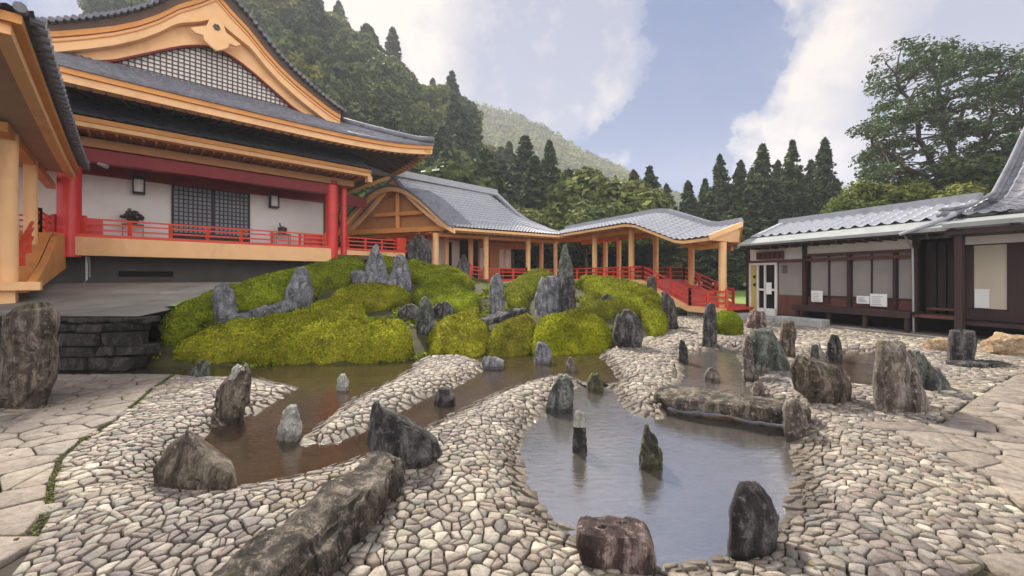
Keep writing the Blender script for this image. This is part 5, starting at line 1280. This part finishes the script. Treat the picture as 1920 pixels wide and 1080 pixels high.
mb.add(V, [(2*i, 2*i+1, 2*i+3, 2*i+2) for i in range(11)]); mb.build('gable_wall', M['dark_wood'], ho)
def hipc(a, b): return R5(5.1+a*.6, .45+.9*b, 3.02+.40*b), Vector((0,0,1))
tile_sheet(hipc, 1.0, 1.0, .26, 3, amp=.05).build('tiled_roof', M['tile'], ho)
mb = MB(); mb.tube([R5(4.75,-.2,2.76), R5(5.1,.0,2.92), R5(5.4,.25,3.1), R5(5.5,.6,3.25)], [.045,.06,.07,.09], 8); mb.build('hip_ridge', M['tile'], ho)
mb = MB(); mb.box(R5, 5.6, 10, .02, 1.3, 2.67, 2.80); mb.build('eave_soffit', M['dark_wood'], ho)
# downpipe
mb = MB(); mb.tube([R5(4.72,.06,2.8), R5(4.72,.5,2.4), R5(4.72,.55,.05)], [.028]*3, 8); mb.build('drain_pipe', M['metal'], ho)
# steps and plinth stones before the house
for (a0, a1, b0, b1, z0, z1, lab) in ((-.5,1.5,.15,.85,-.05,.14,'long pale granite step below the white framed door'),(1.2,2.75,-.15,.3,-.05,.24,'rough grey granite step stone before the veranda'),(-.45,1.1,-.3,.12,-.05,.07,'low granite paving block before the door step')):
    c = R5((a0+a1)/2, (b0+b1)/2, z0); mb = MB(); na = 14
    mb.box(R5, a0, a1, b0, b1, z0, z1); o = mb.build('step_stone', M['granite'], None, bevel=.03); tag(o, lab, 'step')
mb = MB(); mb.box(R5, 2.4, 9.5, .05, 1.3, -.05, .06); o = mb.build('kerb', M['concrete'], None, bevel=.01); tag(o, kind='structure')
# ------------------------------------------------------------ trees
M['conifer'] = leaf_mat('cedar_needles', [(.042,.066,.03),(.072,.10,.042),(.10,.13,.055),(.057,.085,.038),(.125,.15,.072)], (.6,.5), .2, .7, .35)
M['broad'] = leaf_mat('broadleaf_foliage', [(.075,.10,.032),(.115,.145,.042),(.092,.12,.036),(.18,.20,.065),(.08,.105,.035)], (.6,.5), .25, .6, .3)
M['broad_y'] = leaf_mat('yellow_green_foliage', [(.09,.12,.02),(.15,.18,.035),(.12,.14,.03),(.22,.22,.06),(.10,.12,.03)], (.6,.5), .3, .6, .3)
M['bush'] = leaf_mat('bush_leaves', [(.06,.09,.022),(.10,.14,.03),(.08,.11,.028),(.14,.17,.04),(.065,.09,.025)], (.6,.5), .25, .6, .3)
M['big_leaf'] = leaf_mat('tall_tree_leaves', [(.06,.095,.045),(.095,.135,.06),(.075,.11,.05),(.13,.165,.075)], (.6,.4), .2, .6, .4)
def trunk_mb(h, r, k=8, bend=.3, seed=0):
    r_ = random.Random(seed); pts = [Vector((bend*math.sin(i*.7+seed)*i/8, bend*math.cos(i*.9+seed)*i/8, h*i/8)) for i in range(9)]
    pts[0].z = -.6
    mb = MB(); mb.tube(pts, [r*(1-.85*i/8) for i in range(9)], k); return mb, pts
def make_conifer(h, r, n, size, seed, mat='conifer', ex=.62):
    g = np.random.default_rng(seed)
    t = empty('cedar_tree', (0,0,0)); mb, _ = trunk_mb(h*.97, h*.022, 8, .12, seed); mb.build('trunk', M['bark'], t)
    nb = int(n/28); P_ = []; N_ = []
    for k in range(nb):
        tt = g.random()**.85; z = h*(.10+.90*tt); rad = r*((1-tt)**ex*.95+.04)*(g.uniform(.5, 1.2)); an = g.uniform(0, 6.283)
        m = 28; f = g.random(m)**.6; droop = -.18*rad*f**2+g.normal(0, .10, m)*rad**.5
        sp = g.normal(0, .16, m)*rad*.9*f
        x = math.cos(an)*rad*f-math.sin(an)*sp; y = math.sin(an)*rad*f+math.cos(an)*sp
        P_.append(np.stack([x, y, z+droop+.25*rad*f*(.4)], 1)); N_.append(np.stack([x*.5, y*.5, np.full(m, rad*.6+.2)], 1))
    P_ = np.concatenate(P_); N_ = np.concatenate(N_); N_ /= np.linalg.norm(N_, axis=1, keepdims=True)
    v, f = leafcards(P_, N_, size, .5, seed, ratio=.45); np_mesh('crown', v, [(4, f)], M[mat], t); return t
def make_broad(h, r, n, size, seed, mat='broad', name='broadleaf_tree'):
    g = np.random.default_rng(seed)
    t = empty(name, (0,0,0)); mb, pts = trunk_mb(h*.75, h*.028, 8, .4, seed)
    P_ = []; N_ = []; nc = 34
    for k in range(nc):
        a = g.uniform(0, 6.283); el = math.asin(g.uniform(-.35, 1)); rr = g.uniform(.55, .95)
        c = np.array([math.cos(a)*math.cos(el)*r*rr, math.sin(a)*math.cos(el)*r*rr, h*.60+math.sin(el)*h*.33*rr]); cr = r*g.uniform(.22, .40)
        m = n//nc; d = g.normal(0, 1, (m, 3)); d /= np.linalg.norm(d, axis=1, keepdims=True); rad = cr*g.uniform(.65, 1.08, (m, 1))
        P_.append(c+d*rad*np.array([1, 1, .75])); N_.append(d*.6+np.array([0, 0, .5]))
        mb.tube([pts[4+k % 4], Vector(pts[4+k % 4]).lerp(Vector(c), .55)+Vector((0,0,-.2)), Vector(c)], [h*.009, h*.006, h*.003], 5)
    mb.build('trunk', M['bark'], t)
    P_ = np.concatenate(P_); N_ = np.concatenate(N_); N_ /= np.linalg.norm(N_, axis=1, keepdims=True)
    v, f = leafcards(P_, N_, size, .5, seed, ratio=.6); np_mesh('crown', v, [(4, f)], M[mat], t); return t
def copy_tree(t):
    c = t.copy(); COL.objects.link(c)
    for ch in t.children:
        d = ch.copy(); COL.objects.link(d); d.parent = c
    return c
hillp = [make_conifer(15, 3.7, 7000, .42, 21), make_conifer(17, 3.4, 7000, .42, 22), make_conifer(13, 4.2, 7000, .45, 23), make_broad(12, 4.4, 6500, .42, 24), make_broad(10.5, 4.8, 6500, .42, 25), make_broad(11, 4.0, 6000, .42, 26, 'broad_y')]
LAB = ['slim dark cedar with others of its kind on the steep wooded slope', 'tall narrow cedar among the wood on the steep slope', 'wide skirted cedar in the wood on the steep slope', 'rounded dark green broadleaf tree in the wood on the steep slope', 'spreading broadleaf tree in the wood on the steep slope', 'yellow green broadleaf tree in the wood on the steep slope']
usedp = set(); g = np.random.default_rng(99); placed = []
def put(idx, x, y, z, s, rot, lab=None, grp=None, cat='tree', protos=None, used=usedp, sz=None):
    pr = (protos or hillp)[idx]
    key = (id(protos), idx)
    if key in used: o = copy_tree(pr)
    else: o = pr; used.add(key)
    o.location = (x, y, z); o.rotation_euler = (0, 0, rot); o.scale = (s, s, sz or s)
    return tag(o, lab, cat, grp)
cnt = 0; tries = 0
while cnt < 262 and tries < 30000:
    tries += 1
    y = g.uniform(38, 118) if g.random() < .6 else g.uniform(82, 118)
    a = g.uniform(-1.0, .20)
    if a < -.55 and y < 70: continue
    if a < -.75 and g.random() < .45: continue
    x = a*y; sp = 4.4 if y < 60 else 4.9
    if any((x-p[0])**2+(y-p[1])**2 < sp*sp for p in placed): continue
    if a > .02 and y > 80: continue
    placed.append((x, y)); pconf = .46 if y > 55 else .4
    if a > -.1: pconf = .55
    idx = int(g.integers(0, 3)) if g.random() < pconf else int(g.choice([3, 4, 5], p=[.42, .33, .25]))
    z = float(ground_z(np.array([x]), np.array([y]))[0])
    put(idx, x, y, z-.3, g.uniform(.8, 1.12)*(0.85 if a > -.12 else 1), g.uniform(0, 6.28), LAB[idx], 'trees of the wooded slope, '+('cedars' if idx < 3 else 'broadleaf'))
    cnt += 1
print('hill trees', cnt)
# individual hill silhouettes: the cedar standing above the skyline
def top_at(idx, px, py, d, lab, hproto, grp=None, protos=None, wx=1.0):
    p = P(px, py, d); gz = float(ground_z(np.array([p.x]), np.array([p.y]))[0]); s = (p.z-gz)/hproto
    return put(idx, p.x, p.y, gz-.1, s*wx, random.uniform(0, 6.28), lab, grp, protos=protos, sz=s)
top_at(2, 688, 47, 92, 'wide cedar rising alone above the skyline of the steep wooded slope', 13, wx=1.25)
top_at(1, 598, 2, 96, 'tall cedar on the skyline where the steep slope leaves the picture', 17)
ced = [make_conifer(15, 3.5, 11000, .24, 31, ex=.85), make_conifer(15, 3.1, 11000, .24, 32, ex=.8), make_conifer(14, 3.9, 11000, .25, 33, ex=.85)]
row = [(1188,318,44),(1218,312,46),(1250,345,48),(1290,338,45),(1322,335,47),(1350,290,43),(1388,300,46),(1408,320,50),(1430,270,42),(1458,300,48),(1486,263,43),(1520,300,47),(1546,258,42),(1568,335,45),(985,255,47),(1030,262,46),(1005,300,43),(940,300,48),(1160,340,50)]
for i, (px, py, d) in enumerate(row):
    lab = 'dark pointed cedar in the row of cedars behind the covered walkway' if px > 1170 else 'dark cedar behind the ridge of the timber corridor'
    top_at(i % 3, px, py, d, lab, 15 if i % 3 < 2 else 14, 'row of pointed cedars behind the walkway' if px > 1170 else 'cedars behind the timber corridor', ced, wx=random.uniform(.8, 1.3))
for i, (px, py, d) in enumerate([(1270,400,38),(1330,385,37),(1380,380,38),(1440,375,37),(1500,370,38),(1550,365,37),(1210,395,39),(1300,370,52),(1420,330,52),(1500,325,54),(1240,375,52),(1465,340,44),(1370,345,45),(1530,340,45),(1405,355,40),(1570,385,40)]):
    top_at(i % 3, px, py, d, 'low dark cedar filling the foot of the cedar row', 15 if i % 3 < 2 else 14, 'low cedars at the foot of the row', ced, wx=1.5)
brd = [make_broad(9, 3.6, 7000, .28, 41), make_broad(8.5, 3.8, 7000, .28, 42, 'broad_y')]
for i, (px, py, d, k) in enumerate([(1095,318,44,1),(1140,330,42,1),(1070,365,38,0),(1130,375,36,0),(1050,320,52,1),(1165,350,46,1),(960,380,36,0),(900,372,36,0),(1180,385,38,1),(1010,385,35,0),(1100,395,34,0)]):
    top_at(k, px, py, d, ('golden green' if k else 'dark green')+' bushy broadleaf tree just above the corridor roof', 8.6 if k else 9, 'bushy trees above the corridor roof, '+('golden' if k else 'dark'), brd, wx=1.1)
# bushy tree beside the big tree
bb = [make_broad(9, 3.4, 15000, .17, 51, 'bush'), make_broad(9, 3.6, 15000, .17, 52, 'broad')]
top_at(0, 1655, 322, 27, 'round green bushy tree behind the house roof, below the tall open tree', 9, protos=bb, wx=.95)
top_at(0, 1610, 355, 25, 'lower green bush behind the house roof beside the cedar row', 9, protos=bb, wx=.8)
top_at(1, 1760, 300, 30, 'dark leafy tree in front of the trunk of the tall open tree', 9, protos=bb, wx=.9)
top_at(1, 1880, 265, 27, 'dark leafy tree behind the steep gable of the house', 9, protos=bb, wx=.9)
top_at(1, 1840, 330, 23, 'dense dark shrub tree directly behind the house ridge', 9, protos=bb, wx=.9)
# tall open tree with visible limbs
B0 = Vector((32.6, 31, .3))
big = empty('tall_tree', B0, 'tall spreading tree with an open crown and bare limbs showing against the cloud', 'tree')
rb = random.Random(8); tw = MB()
fork = B0+Vector((.4, 0, 6.6)); tw.tube([B0+Vector((0,0,-.5)), B0+Vector((.1,0,2.5)), B0+Vector((.3,.1,4.8)), fork], [.55,.46,.40,.36], 10)
def tp(px, py, dy): 
    d = 31+dy; return P(px, py, d)
mains = [[tp(1760,330,0), tp(1730,260,-.5), tp(1700,190,-1), tp(1680,140,-1)], [tp(1790,310,0), tp(1775,220,.3), tp(1755,140,.5), tp(1745,95,0)], [tp(1830,320,.5), tp(1850,240,1), tp(1870,170,1), tp(1880,120,1)],
         [tp(1800,330,-.5), tp(1835,280,-2), tp(1890,240,-2.5), tp(1930,210,-3)], [tp(1745,350,-.5), tp(1700,310,-1.5), tp(1655,280,-2), tp(1625,255,-2)], [tp(1770,320,1), tp(1800,230,3), tp(1830,160,3.5), tp(1850,110,3)]]
nodes = []
for mm in mains:
    pts = [fork]+mm; fine = []
    for a, b in zip(pts[:-1], pts[1:]):
        for q_ in (0, .33, .66): fine.append(a.lerp(b, q_)+Vector((rb.gauss(0,.10), rb.gauss(0,.10), rb.gauss(0,.10))))
    fine.append(pts[-1]); n = len(fine); tw.tube(fine, [.26*(1-.8*i/n) for i in range(n)], 7); nodes += fine[3:]
pads = []
ell = [(1700,165,75,85),(1760,120,60,45),(1850,130,75,40),(1890,190,70,60),(1660,250,55,60),(1720,270,70,70),(1800,230,70,60),(1860,290,60,45),(1640,320,35,30),(1790,330,70,40),(1940,150,50,60),(1930,260,40,50)]
tot_ = 0
while len(pads) < 330:
    e = ell[rb.randrange(len(ell))]; a = rb.uniform(0, 6.283); r_ = math.sqrt(rb.random())
    px, py = e[0]+math.cos(a)*e[2]*r_, e[1]+math.sin(a)*e[3]*r_
    c = tp(px, py, rb.gauss(0, 2.3))
    if any((c-p).length < .55 for p in pads): continue
    pads.append(c)
for c in pads:
    nd = min(nodes, key=lambda q_: (q_-c).length+max(0, q_.z-c.z)*.6); md = nd.lerp(c, .5)+Vector((rb.gauss(0,.15), rb.gauss(0,.15), rb.uniform(.0,.3)))
    tw.tube([nd, md, c], [.06, .04, .018], 5)
tw.build('trunk', M['bark'], big)
g = np.random.default_rng(5); PA = np.array([list(p) for p in pads]); m = 95; base = np.repeat(PA, m, 0)
rad = np.repeat(g.uniform(.55, 1.0, len(PA)), m)[:, None]; dd = g.normal(0, 1, base.shape); dd /= np.linalg.norm(dd, axis=1, keepdims=True)
pos = base+dd*rad*(g.random((len(base), 1))**.4)*np.array([1,1,.62])+np.array([0,0,.1])
v, f = leafcards(pos, np.tile([0,0,1.], (len(base), 1))+dd*.4, .13, .6, 9, ratio=.6)
np_mesh('crown', v-np.array(B0), [(4, f)], M['big_leaf'], big)

# ------------------------------------------------------------ distant wooded mountain
ridge_px = [(700,230),(800,200),(880,178),(920,182),(960,196),(1000,212),(1050,240),(1100,270),(1140,292),(1165,303),(1200,330),(1260,352),(1340,372),(1450,395),(1600,420)]
DM = 300.0
def mr(a): return float(np.interp(a, [(p[0]-960)/F for p in ridge_px], [(HZ-p[1])/F*DM for p in ridge_px]))
mb = MB()
def mg(i, j):
    a = -.42+1.35*i/90; t = j/16; d = 150+165*t; z = CH+(mr(a)-5)*(t**.9)+noise.fractal(Vector((a*14, t*5, 0)), .8, 2, 4)*7*t*(1-t*.6)
    return Vector((a*d, d, z-6*(1-t)))
mb.grid(mg, 91, 17); mb.grid(lambda i, j: Vector(((-.42+1.35*i/90)*(315+j*50), 315+j*50, (CH+mr(-.42+1.35*i/90)-5)*(1-j/3))), 91, 4)
o = mb.build('mountain', M['hillsoil'], None, smooth=True); tag(o, kind='structure')
g = np.random.default_rng(77); PP = []; NN = []
for k in range(3600):
    i = g.random(); t = g.random()**.6; a = -.42+1.0*i; d = 150+165*t
    z = CH+(mr(a)-5)*(t**.9)-6*(1-t)+noise.fractal(Vector((a*14, t*5, 0)), .8, 2, 4)*7*t*(1-t*.6)
    cr = g.uniform(2.0, 3.4); m = 46; dd = g.normal(0, 1, (m, 3)); dd /= np.linalg.norm(dd, axis=1, keepdims=True); dd[:, 2] = np.abs(dd[:, 2])
    hh = g.uniform(1.0, 2.2)
    PP.append(np.array([a*d, d, z+1.5])+dd*cr*np.array([1,1,hh])*g.uniform(.75,1.05,(m,1))); NN.append(dd)
PP = np.concatenate(PP); NN = np.concatenate(NN); v, f = leafcards(PP, NN, .95, .5, 3, ratio=.7)
M['far_leaf'] = leaf_mat('mountain_forest_leaves', [(.08,.11,.03),(.12,.16,.04),(.17,.20,.05),(.10,.13,.035),(.22,.23,.08)], (.55,.6), .15, .7, .03)
o = np_mesh('forest', v, [(4, f)], M['far_leaf']); tag(o, 'distant forest covering the hazy mountain', 'forest', kind='stuff')

# ------------------------------------------------------------ haze
m, nt, out = newmat('thin_summer_haze')
vol = nt.n('ShaderNodeVolumePrincipled', i={'Color': (.86,.90,1.0,1), 'Density': HAZE, 'Anisotropy': .2})
nt.t.links.new(vol.outputs[0], out.inputs['Volume'])
if HAZE > 0:
    mb = MB(); mb.box(lambda x, y, z: Vector((x, y, z)), -600, 600, -90, 600, -3, 152); o = mb.build('haze', m, None); tag(o, kind='stuff', label='thin pale summer haze over the valley', cat='haze')

# ------------------------------------------------------------ sky, sun, camera
SUN_EL, SUN_AZ = R(44), R(-24)     # azimuth measured from +Y towards +X
w = bpy.data.worlds.new('World'); SC.world = w; w.use_nodes = True; t = w.node_tree; t.nodes.clear(); nt = NT(t)
out = t.nodes.new('ShaderNodeOutputWorld')
sky = nt.n('ShaderNodeTexSky', sky_type='NISHITA', sun_disc=False, sun_elevation=SUN_EL, sun_rotation=SUN_AZ, altitude=100, air_density=1.0, dust_density=.6, ozone_density=2.2)
dirv = nt.n('ShaderNodeTexCoord').outputs['Generated']
nA = nt.noise(dirv, 3.2, 8, .58); nB = nt.noise(dirv, 11, 7, .6)
def vm(op, a, b): return nt.n('ShaderNodeVectorMath', operation=op, i={0: a, 1: b}).outputs[0]
warp = vm('MULTIPLY', vm('SUBTRACT', nA.outputs[1], (.5,.5,.5)), (.14,.14,.14))
warp2 = vm('MULTIPLY', vm('SUBTRACT', nB.outputs[1], (.5,.5,.5)), (.12,.12,.12))
nC_ = nt.noise(dirv, 34, 6, .6)
warp3 = vm('MULTIPLY', vm('SUBTRACT', nC_.outputs[1], (.5,.5,.5)), (.035,.035,.035))
dw = vm('ADD', vm('ADD', vm('ADD', dirv, warp), warp2), warp3)
def blob(px, py, r):
    c = Vector(((px-960)/F, 1, (HZ-py)/F)).normalized()
    dd = nt.n('ShaderNodeVectorMath', operation='DISTANCE', i={0: dw, 1: tuple(c)}).outputs['Value']
    return nt.math('SUBTRACT', r, dd)
def union(bl):
    acc = None
    for b in bl:
        f_ = blob(*b); acc = f_ if acc is None else nt.n('ShaderNodeMath', operation='SMOOTH_MAX', i={0: acc, 1: f_, 2: .03}).outputs[0]
    return acc
left = union([(700,40,.34),(560,-80,.4),(860,60,.30),(980,70,.25),(1050,30,.14),(1110,120,.10),(1105,195,.06),(900,150,.14),(780,160,.2),(1160,90,.07),(640,150,.3)])
right = union([(1455,255,.065),(1480,320,.10),(1510,190,.08),(1560,120,.085),(1610,50,.10),(1680,-60,.14),(1740,120,.17),(1860,60,.22),(1800,280,.24),(1640,250,.14),(2100,200,.40),(1900,-200,.28)])
low = union([(1165,297,.03),(1140,290,.02)])
allc = nt.math('MAXIMUM', nt.math('MAXIMUM', left, right), low)
mask = nt.ramp(allc, [(.0, 0), (.010, .55), (.035, 1)])
wisp = nt.ramp(nt.noise(nt.n('ShaderNodeMapping', i={'Vector': dirv, 'Scale': (1,1,2.2)}).outputs[0], 3.6, 7, .6).outputs[0], [(.52, 0), (.78, .3)])
sepd = nt.n('ShaderNodeSeparateXYZ', i={0: dirv})
back = nt.ramp(nt.math('MULTIPLY_ADD', sepd.outputs[1], -1.0), [(0, 0), (.3, 1)])
genc = nt.ramp(nA.outputs[0], [(.42, 0), (.56, 1)])
back_m = nt.math('MULTIPLY', nt.ramp(sepd.outputs[1], [(0, 1), (.35, 0)]), genc)
mask = nt.math('MAXIMUM', mask, back_m); maskw = nt.math('MAXIMUM', mask, wisp)
bright = union([(690,70,.24),(620,-40,.3),(800,170,.12),(1125,190,.09),(1100,215,.05),(1440,250,.12),(1480,300,.14),(1490,180,.12),(1540,110,.12),(1590,30,.13),(1900,245,.06),(1165,297,.04)])
bf = nt.math('ADD', nt.ramp(bright, [(.0, 0), (.10, 1)]), nt.math('MULTIPLY', nt.math('SUBTRACT', nB.outputs[0], .5), 2.2), clamp=True)
bmask = nt.ramp(sepd.outputs[1], [(0, 1), (.3, 0)])
ccol = nt.mix(bf, (CL_G[0], CL_G[1], CL_G[2]), (CL_B[0], CL_B[1], CL_B[2]))
ccol = nt.mix(bmask, ccol, (BK, BK*.96, BK*.9))  # unseen cloud behind the camera, brightened as added fill for the facades
skyc = nt.mix(1.0, sky.outputs[0], (SKYS, SKYS, SKYS*1.0), 'MULTIPLY')
hz = nt.ramp(sepd.outputs[2], [(.0, .85), (.25, .75), (.6, .65)])
skyc = nt.mix(hz, skyc, (.22*SKYW, .42*SKYW, 1.0*SKYW))
fin = nt.mix(maskw, skyc, ccol)
bgn = nt.n('ShaderNodeBackground', i={'Color': fin, 'Strength': 1.0}); t.links.new(bgn.outputs[0], out.inputs[0])
sl = bpy.data.lights.new('sun', 'SUN'); sl.energy = SUNE; sl.angle = R(5); sl.color = (1, .93, .82)
so = bpy.data.objects.new('sun', sl); COL.objects.link(so)
sd_ = Vector((math.sin(SUN_AZ)*math.cos(SUN_EL), math.cos(SUN_AZ)*math.cos(SUN_EL), math.sin(SUN_EL)))
so.rotation_euler = sd_.to_track_quat('Z', 'Y').to_euler(); so.location = (0, 0, 60)
cam = bpy.data.cameras.new('camera'); cam.sensor_width = 36; cam.lens = F/1920*36; cam.shift_y = -20/1920; cam.clip_end = 5000; cam.clip_start = .05
co = bpy.data.objects.new('camera', cam); COL.objects.link(co); co.location = (0, 0, CH); co.rotation_euler = (R(90), 0, 0); SC.camera = co
SC.view_settings.view_transform = 'Standard'; SC.view_settings.look = 'None'; SC.view_settings.exposure = EXPO; SC.view_settings.gamma = 1
SC.cycles.volume_bounces = 0; SC.cycles.max_bounces = 8; SC.cycles.transparent_max_bounces = 16; SC.cycles.use_denoising = True
